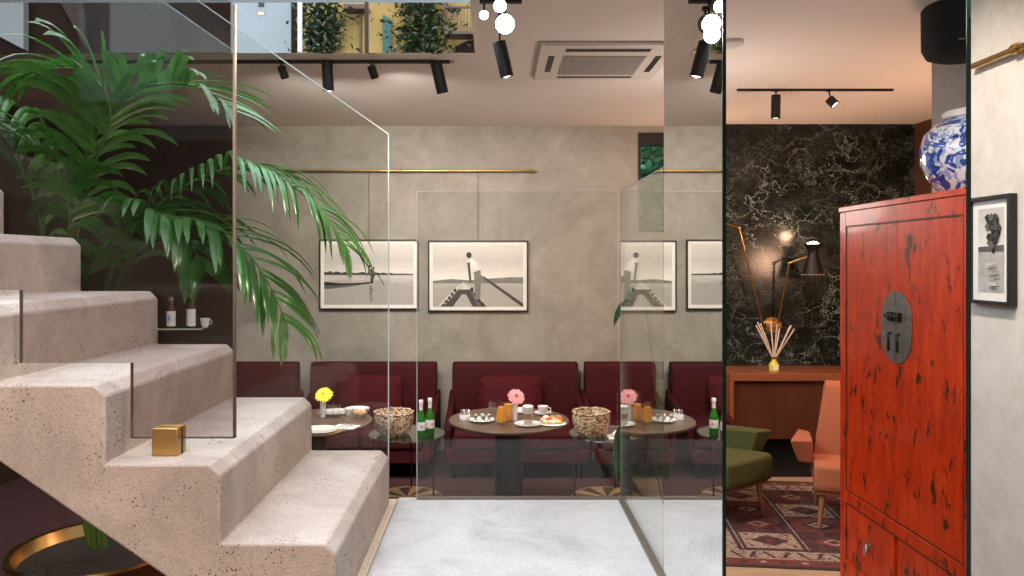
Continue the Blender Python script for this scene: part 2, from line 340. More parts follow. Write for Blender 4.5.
# ------------------------------------------------------------------ room shell
struct('floor', MB().box(-4.2, -1.6, -.1, 1.2, 7.6, 0), 'dark_carpet', 'dark wine coloured floor of the dining room')
struct('floor_lounge', MB().box(1.2, -1.6, -.1, 4.4, 7.6, 0), 'oak_floor', 'wooden floor of the lounge')
mb = MB()
mb.box(-2.63, DIN, 0, 1.44, DIN+.15, CEIL+.3); mb.box(1.44, DIN, 0, 2.2, DIN+.15, 2.2); mb.box(2.1, DIN, 2.2, 2.2, DIN+.15, CEIL+.3); mb.box(1.44, DIN, 3.2, 2.2, DIN+.15, CEIL+.3)
struct('wall_back', mb, 'plaster', 'warm grey trowelled plaster wall behind the dark red sofas')
struct('wall_back_left', MB().box(-4.2, DIN-.02, 0, -2.63, DIN+.15, CEIL+.3), 'dark_panel', 'dark brown wall behind the palm')
struct('wall_marble', MB().box(2.2, MARB, 0, 4.3, MARB+.15, CEIL+.3), 'black_marble', 'black veined marble wall of the lounge')
struct('wall_lounge_right', MB().box(4.17, 4.2, 0, 4.3, MARB, CEIL+.3), 'brown_panel', 'reddish wooden side wall of the lounge')
struct('wall_divider', MB().box(2.155, 7.26, 0, 2.2, DIN, CEIL), 'plaster', 'short plaster divider between dining room and lounge')
struct('wall_cabinet', MB().box(2.52, 2.4, 0, 4.3, 4.27, CEIL), 'grey_plaster', 'grey plaster wall behind the red cabinet and the vase')
struct('wall_right', MB().box(1.86, -1.6, 0, 1.98, 2.915, CEIL+.3), 'pale_plaster', 'pale plaster wall at the right with a brass rail')
struct('wall_right_return', MB().box(1.98, -1.6, 0, 2.6, -1.5, CEIL), 'grey_plaster', 'plaster return wall behind the viewer')
struct('wall_left', MB().box(-4.3, -1.6, 0, -4.2, 7.6, CEIL+.3), 'dark_panel', 'dark wooden wall at the far left')
struct('wall_front', MB().box(-4.3, -1.7, 0, 1.98, -1.6, CEIL), 'dark_stucco', 'dark stucco wall behind the viewer')
VX = -.131; VY = 4.85
mb = MB(); mb.box(-4.3, VY+.02, CEIL, 2.14, DIN, CEIL+.3); mb.box(VX, -1.6, CEIL, 2.14, VY+.02, CEIL+.3)
struct('ceiling', mb, 'ceiling_paint', 'off-white ceiling with the opening above the stairs')
struct('ceiling_lounge', MB().box(2.14, -1.6, CEIL, 4.3, MARB+.1, CEIL+.3), 'lounge_ceiling_paint', 'warm pinkish ceiling of the lounge')
mb = MB(); mb.box(-4.3, VY+.0, 3.60, VX, VY+.02, 3.75)  # strip coloured to stand in for reflected sky above the glazing
struct('trim_sky_reflection', mb, 'facade_grey', 'pale strip painted as the sky reflection above the mirrored glazing')
# glazed band closing the far side of the opening
wn = thing('window_1', None, None, (0, 0, 0)); wn['kind'] = 'structure'; wn['label'] = 'band of reflecting glass around the ceiling opening'
MB().box(-4.2, VY, CEIL, VX, VY+.012, 3.60).build('pane', 'window_mirror', wn)
for px, w_ in ((298, .05), (365, .05)):
    x = (px-CX)*VY/F; MB().box(x, VY-.012, CEIL+.002, x+w_*.5, VY-.001, 3.60).build('mullion', 'bronze_frame' if px == 365 else 'ac_white', wn)
# garden window at the end of the dining room
wn = thing('window_2', None, None, (0, 0, 0)); wn['kind'] = 'structure'; wn['label'] = 'small high window onto green foliage'
MB().box(1.44, DIN-.01, 3.08, 2.1, DIN+.12, 3.2).box(1.44, DIN-.01, 2.2, 1.465, DIN+.12, 3.08).box(2.075, DIN-.01, 2.2, 2.1, DIN+.12, 3.08).box(1.44, DIN-.01, 2.2, 2.1, DIN+.12, 2.225).build('window_frame', 'frame_black', wn)
MB().box(1.465, DIN+.05, 2.225, 2.075, DIN+.058, 3.08).build('pane', 'clear_glass', wn)
# plinth board lines on the ceiling edge
struct('trim_2', MB().box(VX, -1.6, CEIL-.004, VX+.02, VY, CEIL), 'ceiling_paint', 'edge trim of the ceiling opening')
# ------------------------------------------------------------------ landing and staircase
SZ = .812; YB, YF = 3.34, 2.227; SX = -.479; TR = .347; RI = .2393
struct('floor_landing', MB().box(-.4475, 2.25, 0, .574, 3.426, SZ).box(.574, 2.53, 0, .76, 3.426, SZ), 'terrazzo', 'pale terrazzo landing at the foot of the stairs', bevel=.008)
struct('trim_3', MB().box(-.60, 2.25, 0, -.4475, 3.40, SZ-.001), 'sand_strip', 'sand coloured strip between stairs and landing')
prof = []
x = SX; z = SZ
n = 9
for k in range(1, n+1):
    zt = SZ+RI*k; xr = SX-TR*(k-1); c = .034
    prof += [(xr, zt-RI), (xr, zt-c), (xr-c, zt)]
prof.append((SX-TR*n, SZ+RI*n))
# underside parallel to the flight
sl = RI/TR; zs0 = 1.296-.69*(SX-(-1.49))-.0
prof.append((SX-TR*n, 1.296-.69*(SX-TR*n+1.49))); prof.append((SX-.33, 1.296-.69*(SX-.33+1.49))); prof.append((SX-.02, SZ-.25)); prof.append((SX, SZ-.25))
st = MB().prism(prof, YF, YB, 'Y').build('concrete_staircase', 'stair_concrete', bevel=.007, bseg=2)
tag(st, 'sand coloured concrete staircase with pale treads rising to the left', 'staircase')
# ------------------------------------------------------------------ glass
def panel(name, poly, a0, a1, axis, mat, label, edges=(), parent=None, edge_mat='edge_light'):
    t = thing(name, label, 'glass panel'); MB().prism(poly, a0, a1, axis).build('glass_pane', mat, t)
    for e in edges: MB().prism(e, a0-.001, a1+.001, axis).build('polished_edge', edge_mat, t)
    return t
GT = 2.224
xl = (417-CX)*3.4/F
def seg2(p, q, wd):
    d = (Vector(q)-Vector(p)).normalized(); n_ = Vector((-d.y, d.x))*wd
    p, q = Vector(p), Vector(q); return [tuple(p-n_), tuple(q-n_), tuple(q+n_), tuple(p+n_)]
t = panel('glass_balustrade', [(xl, SZ), (.562, SZ), (.562, GT), (xl, GT)], 3.395, 3.407, 'Y', 'guard_glass', 'clear low glass balustrade across the far edge of the landing', [seg2((xl, SZ), (xl, GT), .0013), seg2((xl, GT), (.562, GT), .0010)])
MB().box(xl, 3.385, SZ, .575, 3.417, SZ+.008).build('floor_channel', 'channel_metal', t)
t = panel('glass_balustrade', [(2.53, SZ), (3.385, SZ), (3.385, GT), (2.53, GT)], .575, .585, 'X', 'side_glass', 'low reflecting glass balustrade along the right side of the landing', [seg2((3.385, SZ), (3.385, GT), .003), seg2((2.53, GT), (3.385, GT), .0012)], edge_mat='edge_dim')
MB().box(.562, 2.53, SZ, .597, 3.385, SZ+.012).build('floor_channel', 'channel_metal', t)
t = thing('mirror_screen', 'tall mirrored screen reflecting the dining room beside the lounge opening', 'mirror')
MB().box(.575, 1.874, 0, .580, 2.52, CEIL).build('mirror_glass', 'mirror', t)
MB().box(.5752, 1.868, 0, .5835, 1.8745, CEIL).box(.5805, 1.8745, 0, .5835, 2.52, CEIL).build('dark_backing', 'dark_line', t)
t = thing('glass_jamb', 'narrow dark green upright edge at the right of the lounge opening', 'door jamb')
x0 = (967-CX)*1.88/F; MB().box(x0, 1.88, 0, x0+.0105, 1.884, CEIL).build('jamb_strip', 'dark_line', t); MB().box(x0+.003, 1.877, 2.52, x0+.0085, 1.88, CEIL).build('edge_strip', 'edge_green', t)
# far guard of the stairs
xe = (388-CX)*YB/F
ztop = 2.48
x9 = SX-TR*9+.3
poly = [(xe, SZ-.1), (xe, ztop), (x9, ztop+(xe-x9)*.70), (x9, 2.2)]
t = panel('glass_stair_guard', poly, YB+.012, YB+.024, 'Y', 'guard_glass', 'clear glass guard with sloping top along the far side of the stairs', [seg2((xe, ztop), (x9, ztop+(xe-x9)*.70), .0026), seg2((xe, SZ-.1), (xe, ztop), .0020)])
# near smoked guard with stepped foot
YG = 2.35
X1 = (234-CX)*YG/F; X2 = (131-CX)*YG/F; X3 = (20-CX)*YG/F; X4 = X3-TR
Z1 = CH-(438-CY)*YG/F; Z2 = CH-(363-CY)*YG/F; Z3 = CH-(290-CY)*YG/F; Z4 = Z3+RI
poly = [(X1, Z1), (X1, 2.72), (X1-1.2, 3.5), (X4-.35, 3.5), (X4-.35, Z4), (X4, Z4), (X4, Z3), (X3, Z3), (X3, Z2), (X2, Z2), (X2, Z1)]
t = panel('smoked_glass_guard', poly, YG, YG+.012, 'Y', 'smoked_glass', 'tall smoked glass guard standing on the near side of the stairs', [seg2((X1, Z1), (X1, 2.72), .0035), seg2((X2, Z1), (X1, Z1), .0015), seg2((X2, Z2), (X2, Z1), .0015), seg2((X3, Z3), (X3, Z2), .0015)], edge_mat='channel_metal')
a = P(151, 437, YG-.03).x; b_ = P(178, 437, YG-.03).x; zc = CH-(453-CY)*(YG-.02)/F
t = thing('glass_clamp', 'square brass clamp holding the smoked glass on the second tread', 'clamp', ((a+b_)/2, YG, SZ+2*RI))
MB().box(-.041, -.03, 0, .041, -.0005, .088).build('front_block', 'brass_block', t, bevel=.003)
MB().box(-.041, .0125, 0, .041, .035, .088).build('rear_block', 'brass_block', t, bevel=.003)
MB().box(-.041, .0, 0, .041, .012, max(.01, Z1-SZ-2*RI-.001)).build('gasket', 'black_metal', t)
# ------------------------------------------------------------------ brass rails and framed photographs
def rail(name, p, q, label, brk, off):
    t = thing(name, label, 'rail', p); p, q = Vector(p), Vector(q)
    MB().tube([(0, 0, 0), q-p], .011, 12).build('rod', 'brass', t)
    for k in brk:
        c = (q-p)*k; mb = MB(); mb.tube([c, c+Vector(off)], .008, 8); d = (q-p).normalized(); mb.tube([c-d*.012, c+d*.012], .019, 12); mb.build('bracket', 'brass', t)
    return t
rail('picture_rail', (-2.12, 7.39, 2.81), (.40, 7.39, 2.81), 'long thin brass rail on the back wall above the photographs', (.02, .48, .98), (0, .06, 0))
rail('picture_rail', (1.835, .6, 2.652), (1.835, 2.845, 2.652), 'brass rail on the pale wall at the right edge', (.3, .8935), (.024, 0, 0))
def frame(name, label, w, h, loc, rz, draw, group=None, mat_w=.035, fw=.012, wires=None, depth=.035):
    t = thing(name, label, 'picture', loc, rz, group)
    W, H = w/2, h/2
    mb = MB(); mb.box(-W, -depth, -H, W, 0, -H+fw); mb.box(-W, -depth, H-fw, W, 0, H); mb.box(-W, -depth, -H+fw, -W+fw, 0, H-fw); mb.box(W-fw, -depth, -H+fw, W, 0, H-fw)
    mb.build('frame', 'frame_black', t, bevel=.001)
    MB().box(-W+fw, -depth*.5, -H+fw, W-fw, -.002, H-fw).build('passepartout', 'white_paper', t)
    iw, ih = W-fw-mat_w, H-fw-mat_w
    pr = draw(iw, ih, -depth*.5-.001); pr.parent = t
    if wires: MB().tube([(0, -.006, H), (0, -.03, wires)], .0018, 5).build('hanging_wire', 'black_metal', t)
    return t
class Draw:
    def __init__(s, iw, ih, y): s.mb = MB(); s.iw = iw; s.ih = ih; s.y = y; s.mats = []; s.n = 0
    def poly(s, pts, mat):
        if mat not in s.mats: s.mats.append(mat)
        s.n += 1; y = s.y-.0003*s.n
        P2 = [((u*2-1)*s.iw, y, (1-v*2)*s.ih) for u, v in pts]
        s.mb.add(P2, [tuple(range(len(P2)))], s.mats.index(mat))
    def blob(s, u, v, ru, rv, mat, jit=0, n=14):
        s.poly([(u+ru*(1+random.uniform(-jit, jit))*math.cos(2*PI*i/n), v+rv*(1+random.uniform(-jit, jit))*math.sin(2*PI*i/n)) for i in range(n)], mat)
    def done(s): return s.mb.build('print', s.mats)
G = lambda i: 'print_grey_%d' % i
def pic_boat(iw, ih, y):
    d = Draw(iw, ih, y); d.poly([(0, 0), (1, 0), (1, .52), (0, .52)], 'print_sky'); d.poly([(0, .5), (1, .5), (1, 1), (0, 1)], 'print_water')
    pts = [(0, .51)]+[(i/30, .50-.07*(1-i/30)*random.uniform(.3, 1)-.01) for i in range(31)]+[(1, .51)]; d.poly(pts, G(1))
    d.poly([(0, .62), (.2, .645), (.42, .64), (.56, .615), (.55, .64), (.45, .665), (.2, .68), (0, .68)], G(0))
    d.poly([(0, .68), (.3, .68), (.45, .66), (.3, .70), (.05, .74), (0, .74)], G(2))
    d.poly([(.52, .52), (.54, .52), (.535, .62), (.52, .62)], G(0)); d.poly([(.545, .51), (.57, .50), (.545, .62), (.535, .62)], G(0))
    d.poly([(.49, .42), (.55, .40), (.575, .50), (.53, .54), (.495, .50)], G(1)); d.blob(.505, .37, .016, .03, G(0)); d.poly([(.53, .41), (.56, .36), (.565, .39), (.545, .44)], G(1))
    d.poly([(.60, .51), (.612, .51), (.675, .67), (.668, .675)], G(0)); d.poly([(.49, .45), (.495, .45), (.46, .66), (.455, .66)], G(2))
    for i in range(7): d.poly([(.51-.01*(i % 2), .68+i*.04), (.54+.01*(i % 3), .69+i*.04), (.535, .71+i*.04), (.515, .705+i*.04)], G(2+(i > 3)))
    return d.done()
def pic_rower(iw, ih, y):
    d = Draw(iw, ih, y); d.poly([(0, 0), (1, 0), (1, .62), (0, .62)], 'print_sky'); d.poly([(0, .60), (1, .60), (1, 1), (0, 1)], 'print_water')
    d.poly([(0, .58), (.2, .55), (.4, .57), (.65, .54), (.85, .52), (1, .52), (1, .62), (0, .62)], G(3))
    d.poly([(.05, 1), (.27, .68), (.34, .60), (.42, .68), (.58, .92), (.66, 1)], G(2)); d.poly([(.05, 1), (.27, .67), (.29, .70), (.12, 1)], G(6)); d.poly([(.66, 1), (.60, 1), (.40, .70), (.42, .68)], G(5)); d.poly([(.12, 1), (.30, .72), (.40, .72), (.50, 1)], G(1))
    d.poly([(.22, 1), (.32, .80), (.37, .80), (.44, 1)], G(5)); d.poly([(.27, .67), (.34, .60), (.43, .69), (.40, .72), (.29, .72)], G(6))
    for i in range(5): d.poly([(.09+.035*i, 1-.06*i), (.12+.035*i, 1-.06*i), (.14+.03*i, .95-.06*i), (.115+.03*i, .95-.06*i)], G(0))
    for i in range(4): d.poly([(.57-.04*i, 1-.08*i), (.54-.04*i, 1-.08*i), (.52-.035*i, .93-.08*i), (.55-.035*i, .93-.08*i)], G(0))
    d.poly([(.50, .43), (.54, .48), (1, .94), (1, 1), (.53, .60)], G(0)) if False else d.poly([(.54, .52), (.56, .50), (1, .95), (1, 1), (.985, 1)], G(1))
    d.poly([(.45, .40), (.53, .41), (.53, .60), (.525, .88), (.46, .88), (.465, .62)], G(3)); d.poly([(.50, .42), (.60, .60), (.56, .62), (.50, .52)], G(3))
    d.poly([(.37, .24), (.42, .21), (.50, .28), (.53, .40), (.45, .44), (.40, .42)], G(7)); d.poly([(.38, .28), (.41, .28), (.425, .58), (.405, .60)], G(1)); d.blob(.40, .16, .03, .048, G(0))
    return d.done()
def pic_tree(iw, ih, y):
    d = Draw(iw, ih, y); d.poly([(0, 0), (1, 0), (1, .55), (0, .55)], 'print_sky'); d.poly([(0, .5), (1, .5), (1, 1), (0, 1)], G(5))
    d.poly([(0, .46), (1, .44), (1, .52), (0, .52)], G(2))
    d.poly([(.58, .4), (.64, .4), (.65, .54), (.56, .54)], G(0))
    for k in range(34): v_ = random.uniform(.10, .46); hw = .24*math.sin(PI*min(1, (v_-.02)/.5))+.04; d.blob(.60+random.uniform(-hw, hw), v_, .09, .038, G(random.choice((0, 1, 1, 2))), .4)
    for k in range(8): d.blob(random.uniform(.1, .9), random.uniform(.62, .96), .16, .012, G(random.choice((4, 6))), .3)
    return d.done()
frame('framed_photograph', 'black framed photograph of a long boat with a figure poling on flat water', .99, .70, (-1.265, DIN-.012, 1.775), 0, pic_boat, wires=1.03)
frame('framed_photograph', 'black framed photograph of a man in a white shirt standing on a boat prow', 1.0, .71, (-.17, DIN-.012, 1.76), 0, pic_rower, wires=1.05)
frame('framed_photograph', 'narrow black framed photograph of a tree on the pale wall beside the cabinet', .233, .402, (1.858, 2.7485, 1.944), -PI/2, pic_tree, mat_w=.032, fw=.013, depth=.03)
# ------------------------------------------------------------------ ceiling lamps
def aimq(d): return Vector(d).to_track_quat('-Z', 'Y').to_matrix().to_4x4()
def spotlamp(px, py, Y, length, r, d, label, power=0, size=70, col=SOFT, glowm='lens_glow', group=None, tgt=None):
    """black cylinder head hanging from the ceiling track; (px,py) is the pixel of the head's top"""
    top = P(px, py, Y); t = thing('track_spotlight', label, 'spotlight', (top.x, top.y, CEIL-.02), 0, group); off = Vector((0, 0, top.z-(CEIL-.02)))
    R = Matrix.Translation(off) @ aimq(d)
    mb = MB(); mb.M = R; mb.lathe([(r*.97, 0), (r, -.004), (r, -length+.004), (r*.985, -length), (r*.86, -length), (r*.84, -length+.012), (0, -length+.012)], 24); mb.build('lamp_body', 'black_metal', t)
    mb = MB(); mb.M = R; mb.lathe([(0, -length+.010), (r*.82, -length+.010), (r*.82, -length+.006), (0, -length+.006)], 20); mb.build('lens', glowm, t)
    mb = MB(); mb.box(-.016, -.016, -.0, .016, .016, .018); mb.tube([(0, 0, 0), off*1.0+R.to_3x3()@Vector((0, 0, -.02))], .006, 8); mb.build('bracket', 'black_metal', t)
    if power:
        c = Vector((top.x, top.y, top.z))+Vector(d).normalized()*(length+.02); spot(c, tgt if tgt else c+Vector(d), power, col, size)
    return t
t = thing('lighting_track', 'long black ceiling track just behind the opening, with four spotlights', 'lighting track', (0, 5.03, CEIL))
MB().box((78-CX)*5.03/F, -.014, -.02, (450-CX)*5.03/F, .014, 0).build('rail', 'black_metal', t)
MB().box((450-CX)*5.03/F, -.012, -.016, (450-CX)*5.03/F+.03, .012, -.002).build('end_cap', 'ac_grey', t)
spotlamp(281, 66, 5.03, .085, .028, (.25, .5, -1), 'small black spotlight, leftmost of those on the long track', 55, 130, tgt=(-1.9, 7.3, 1.2))
spotlamp(327, 61, 5.03, .20, .038, (.02, .15, -1), 'large upright black cylinder spotlight on the long track', 85, 140, tgt=(-1.3, 7.2, 1.2))
spotlamp(371, 66, 5.03, .085, .028, (.3, .5, -1), 'small tilted black spotlight between the two large ones on the long track', 65, 120, tgt=(-.2, 7.3, 1.6))
spotlamp(436, 63, 5.03, .205, .040, (.22, .2, -1), 'large tilted black cylinder spotlight at the right end of the long track', 105, 135, tgt=(.5, 6.6, 1.0))
t = thing('lighting_track', 'short black ceiling track above the landing carrying bright spotlights', 'lighting track', (.02, 3.86, CEIL))
MB().box(-.10, -.012, -.02, .12, .012, 0).build('rail', 'black_metal', t)
spotlamp(499, 42, 3.97, .19, .036, (.24, .1, -1), 'black cylinder spotlight hanging below the bright lamps over the landing', 100, 120, tgt=(.15, 5.9, .8))
def headlamp(px, py, Y, r, label, st):
    c = P(px, py, Y); t = thing('track_spotlight', label, 'spotlight', tuple(c)); R = aimq((0, -1, -.35)); mb = MB(); mb.M = R
    mb.lathe([(r*.7, .07), (r, .05), (r*1.05, -.03), (r*.95, -.03), (r*.93, -.02), (0, -.02)], 24); mb.build('lamp_body', 'black_metal', t)
    mb = MB(); mb.M = R; mb.ball((0, 0, -.02), r*.92, r*.92, .02); mb.build('lens', st, t)
    MB().tube([(0, .02, 0), (0, .02, CEIL-.02-c.z)], .006, 8).build('bracket', 'black_metal', t)
headlamp(505, 24, 3.78, .052, 'brightest glaring spotlight facing the viewer above the landing', 'bulb_glow')
headlamp(484, 15, 3.80, .024, 'small lit spotlight left of the glaring lamp', 'bulb_glow')
headlamp(500, 6, 3.72, .034, 'lit spotlight at the top edge above the glaring lamp', 'bulb_glow')
spot((.05, 3.75, 3.05), (-1.2, 2.4, 1.0), 70, SOFT, 120, .8)
t = thing('lighting_track', 'short black ceiling track in the lounge with two spotlights', 'lighting track', (0, 5.86, CEIL))
MB().box((737-CX)*5.86/F, -.012, -.016, (893-CX)*5.86/F, .012, 0).build('rail', 'black_metal', t)
spotlamp(776, 95, 5.86, .185, .036, (0, .05, -1), 'upright black cylinder spotlight in the lounge', 40, 100, AMBER, tgt=(2.5, 6.8, .6))
spotlamp(829, 99, 5.86, .07, .036, (.5, -.35, -.7), 'small tilted lit spotlight in the lounge', 14, 80, AMBER)
# ceiling cassette air conditioner
t = thing('air_conditioner', 'square white cassette air conditioner flush in the ceiling', 'air conditioner', (.72, 5.03, CEIL))
MB().box(-.44, -.44, -.025, .44, .44, 0).build('panel', 'ac_white', t, bevel=.012)
mb = MB(); mb.box(-.27, -.20, -.031, .27, .27, -.0255)
for i in range(15): mb.box(-.26, -.185+i*.030, -.034, .26, -.170+i*.030, -.031)
mb.build('grille', 'ac_grey', t)
for nm_, a in (('near', (-.27, -.36, .27, -.30)), ('side', (-.37, -.20, -.33, .20)), ('side', (.33, -.20, .37, .20)), ('far', (-.27, .33, .27, .37))):
    mb = MB(); mb.box(a[0], a[1], -.0275, a[2], a[3], -.0255); mb.build('air_slot', 'iron', t)
t = tag(MB().lathe([(.075, 0), (.07, -.02), (.035, -.035), (0, -.035)], 28).build('smoke_detector', 'ac_white', loc=(1.47, 4.6, CEIL)), 'round white ceiling detector in the lounge', 'smoke detector')
# ------------------------------------------------------------------ sofas
def sofa(x0, label):
    t = thing('velvet_sofa', label, 'sofa', (x0, 7.40, 0), 0, None); W = 1.232
    MB().box(0, -.98, .14, W, -.02, .27).build('base', 'velvet', t, bevel=.02)
    MB().box(.055, -1.00, .26, W/2-.003, -.20, .43).build('seat_cushion', 'velvet', t, bevel=.04, bseg=4)
    MB().box(W/2+.003, -1.00, .26, W-.055, -.20, .43).build('seat_cushion', 'velvet', t, bevel=.04, bseg=4)
    mb = MB(); mb.prism([(-.20, .24), (-.27, .42), (-.20, .90), (-.17, .92), (-.08, .92), (-.05, .90), (-.02, .25)], .002, W-.002, 'X'); mb.build('backrest', 'velvet', t, bevel=.022, bseg=3)
    for s_ in (0, 1):
        mb = MB(); a = -.030 if s_ == 0 else W-.032; pts = []
        mb.prism([(-.90, .15), (-.93, .44), (-.88, .49), (-.34, .56), (-.12, .64), (-.04, .64), (-.03, .15)], a, a+.062, 'X'); mb.build('armrest', 'velvet', t, bevel=.025, bseg=4)
    for a in (.06, W-.06):
        for b in (-.90, -.10): mb = MB(); mb.cyl((a, b, 0), .018, .145, 12, r2=.025); mb.build('leg', 'black_metal', t)
    return t
s0 = sofa(-3.16, 'dark red velvet sofa at the far left, behind the stairs')
lab = ['dark red velvet sofa below the boat photograph', 'dark red velvet sofa directly behind the table with the pink flower', 'dark red velvet sofa partly behind the reflecting glass balustrade']
for x, l in zip((-1.80, -.418, .876), lab): again(s0, (x, 7.40, 0), 0, l)
def pillow(name, label, loc, w, h, tilt):
    mb = MB(); n = 14; vs = []; fs = []
    for sgn in (1, -1):
        for j in range(n+1):
            for i in range(n+1):
                u, v = i/n*2-1, j/n*2-1; k = (1-u**4)*(1-v**4); vs.append((u*w/2*(1-.06*(v*v)), sgn*-.075*k**.6, v*h/2*(1-.06*(u*u))))
    for sgn in (0, 1):
        o = sgn*(n+1)**2
        for j in range(n):
            for i in range(n): a = o+j*(n+1)+i; fs.append((a, a+1, a+n+2, a+n+1))
    mb.add(vs, fs); o = mb.build(name, 'velvet_pillow', loc=loc); o.rotation_euler = (tilt, 0, 0); return tag(o, label, 'cushion')
pillow('throw_cushion', 'wine red cushion on the sofa behind the pink flower', (.14, 7.06, .63), .62, .38, -.22)
pillow('throw_cushion', 'wine red cushion on the sofa below the boat photograph', (-1.20, 7.06, .63), .62, .38, -.22)
# ------------------------------------------------------------------ tables
def dining_table(loc, label):
    t = thing('dining_table', label, 'table', loc)
    MB().lathe([(0, .685), (.40, .685), (.447, .70), (.45, .705), (.45, .717), (.447, .72), (0, .72)], 64).build('tabletop', 'table_wood', t)
    MB().lathe([(.105, .02), (.105, .685)], 32).build('pedestal', 'black_metal', t)
    MB().lathe([(0, 0), (.25, 0), (.25, .012), (.22, .022), (0, .022)], 40).build('base', 'black_metal', t)
    return t
dt = dining_table((.105, 5.56, 0), 'round wooden dining table laid for breakfast with the pink flower')
again(dt, (-1.365, 5.50, 0), 0, 'round wooden dining table with the yellow flower behind the stairs')
def side_table(loc, label):
    t = thing('side_table', label, 'side table', loc)
    MB().lathe([(0, .605), (.283, .605), (.286, .611), (.283, .617), (0, .617)], 56).build('glass_top', 'table_glass', t)
    MB().lathe([(.262, 0), (.262, .13), (.25, .137), (.262, .139), (.267, .13), (.267, 0)], 56, cap=False).build('brass_rim', 'brass', t)
    b = MB()
    for i in range(16):
        a0, a1 = 2*PI*i/16, 2*PI*(i+1)/16; am = (a0+a1)/2; r = .252
        b.add([(0, 0, .137), (r*math.cos(a0), r*math.sin(a0), .137), (r*math.cos(am), r*math.sin(am), .137), (r*math.cos(a1), r*math.sin(a1), .137)], [(0, 1, 2, 3)], i % 2)
    b.lathe([(.251, 0), (.251, .1365)], 48, mi=1); b.build('inlaid_base', ['inlay_light', 'inlay_dark'], t)
    for a in (PI, -.95, 1.15):
        MB().tube([(.245*math.cos(a), .245*math.sin(a), .13), (.245*math.cos(a), .245*math.sin(a), .606)], .007, 10).build('leg', 'black_metal', t)
    return t
s1 = side_table((.84, 5.55, 0), 'round glass side table carrying the wicker basket and pastries')
again(s1, (-.66, 5.55, 0), .4, 'round glass side table carrying a basket and two green bottles')
# ------------------------------------------------------------------ tableware (z of the dining tops .72, glass tops .617)
TD = .7205; TS = .6175
def at(px, py, z):
    Y = (CH-z)*F/(py-CY); return ((px-CX)*Y/F, Y, z)
def plate(loc, label, r=.075, name='plate'):
    return tag(MB().lathe([(0, .0), (r*.55, .0), (r*.62, .004), (r, .012), (r*.99, .015), (r*.6, .008), (0, .006)], 40).build(name, 'white_china', loc=loc), label, 'plate')
def cup(loc, label, r=.035, h=.055, rz=0):
    t = thing('coffee_cup', label, 'cup', loc, rz)
    MB().lathe([(0, 0), (r*.6, 0), (r*.8, h*.25), (r, h), (r*.94, h), (r*.75, h*.3), (0, h*.12)], 32).build('bowl', 'white_china', t)
    MB().tube([(r*.85, 0, h*.8), (r*1.35, 0, h*.75), (r*1.45, 0, h*.5), (r*1.2, 0, h*.28), (r*.8, 0, h*.3)], .004, 8).build('handle', 'white_china', t); return t
def gobj(prof, name, label, cat, loc, fill=None, fillmat=None):
    t = thing(name, label, cat, loc); MB().lathe(prof, 32, cap=False).build('glass', 'tumbler_glass', t)
    if fill: MB().lathe(fill, 32).build('drink', fillmat, t)
    return t
def vase(loc, label, h=.115, r=.021):
    return tag(MB().lathe([(0, 0), (r*.85, 0), (r*.9, h*.5), (r, h), (r*.9, h), (r*.8, h*.5), (0, .01)], 28).build('bud_vase', 'white_china', loc=loc), label, 'vase')
def gerbera(loc, label, pm, hm, R=.055, tilt=(.9, 0, .2), stem=.06):
    t = thing('gerbera', label, 'flower', loc); top = Vector((.008, -.01, stem)); M = Matrix.Translation(top) @ Euler(tilt).to_matrix().to_4x4()
    MB().tube([(0, 0, -.09), (.002, 0, stem*.5-.02), top], .0025, 8).build('stem', 'stem_green', t)
    mb = MB(); mb.M = M
    for ring, (n_, rr, zz) in enumerate(((20, R, 0), (17, R*.78, .008), (12, R*.5, .016))):
        for i in range(n_):
            a = 2*PI*i/n_+ring*.13+random.uniform(-.05, .05); w_ = rr*.115; ca, sa = math.cos(a), math.sin(a)
            q = lambda u, v, z: (u*ca-v*sa, u*sa+v*ca, z)
            l = rr*random.uniform(.92, 1.05)
            mb.add([q(.008, -w_*.4, zz), q(.008, w_*.4, zz), q(l*.6, w_, zz+.008), q(l*.92, w_*.8, zz+.004), q(l, 0, zz+.001), q(l*.92, -w_*.8, zz+.004), q(l*.6, -w_, zz+.008)], [(0, 1, 2, 3, 4, 5, 6)])
    mb.build('petals', pm, t); mb = MB(); mb.M = M; mb.ball((0, 0, .016), .017, .017, .010); mb.build('flower_centre', hm, t); return t
def basket(loc, label, r, h):
    t = thing('wicker_basket', label, 'basket', loc)
    prof = [(0, .0), (r*.62, 0), (r*.78, h*.12)]+[(r*(.80+.20*math.sin(PI*(k/9)*.55+.25)), h*(.14+.80*k/9)) for k in range(10)]
    prof += [(r*.90, h*.93), (r*.80, h*.5), (r*.6, h*.1), (0, h*.08)]
    MB().lathe(prof, 72, f=lambda a, j: 1+(.022 if 2 < j < 13 else 0)*(1 if (int(a/(2*PI)*36) + j) % 2 else -1)).build('body', 'wicker', t)
    mb = MB()
    for i in range(44):
        a = 2*PI*i/44; rr = r*.955+random.uniform(-.004, .004); mb.ball((rr*math.cos(a), rr*math.sin(a), h*.97+random.uniform(-.003, .004)), .0125, .011, .011, seg=8)
    mb.build('braided_rim', 'wicker', t); return t
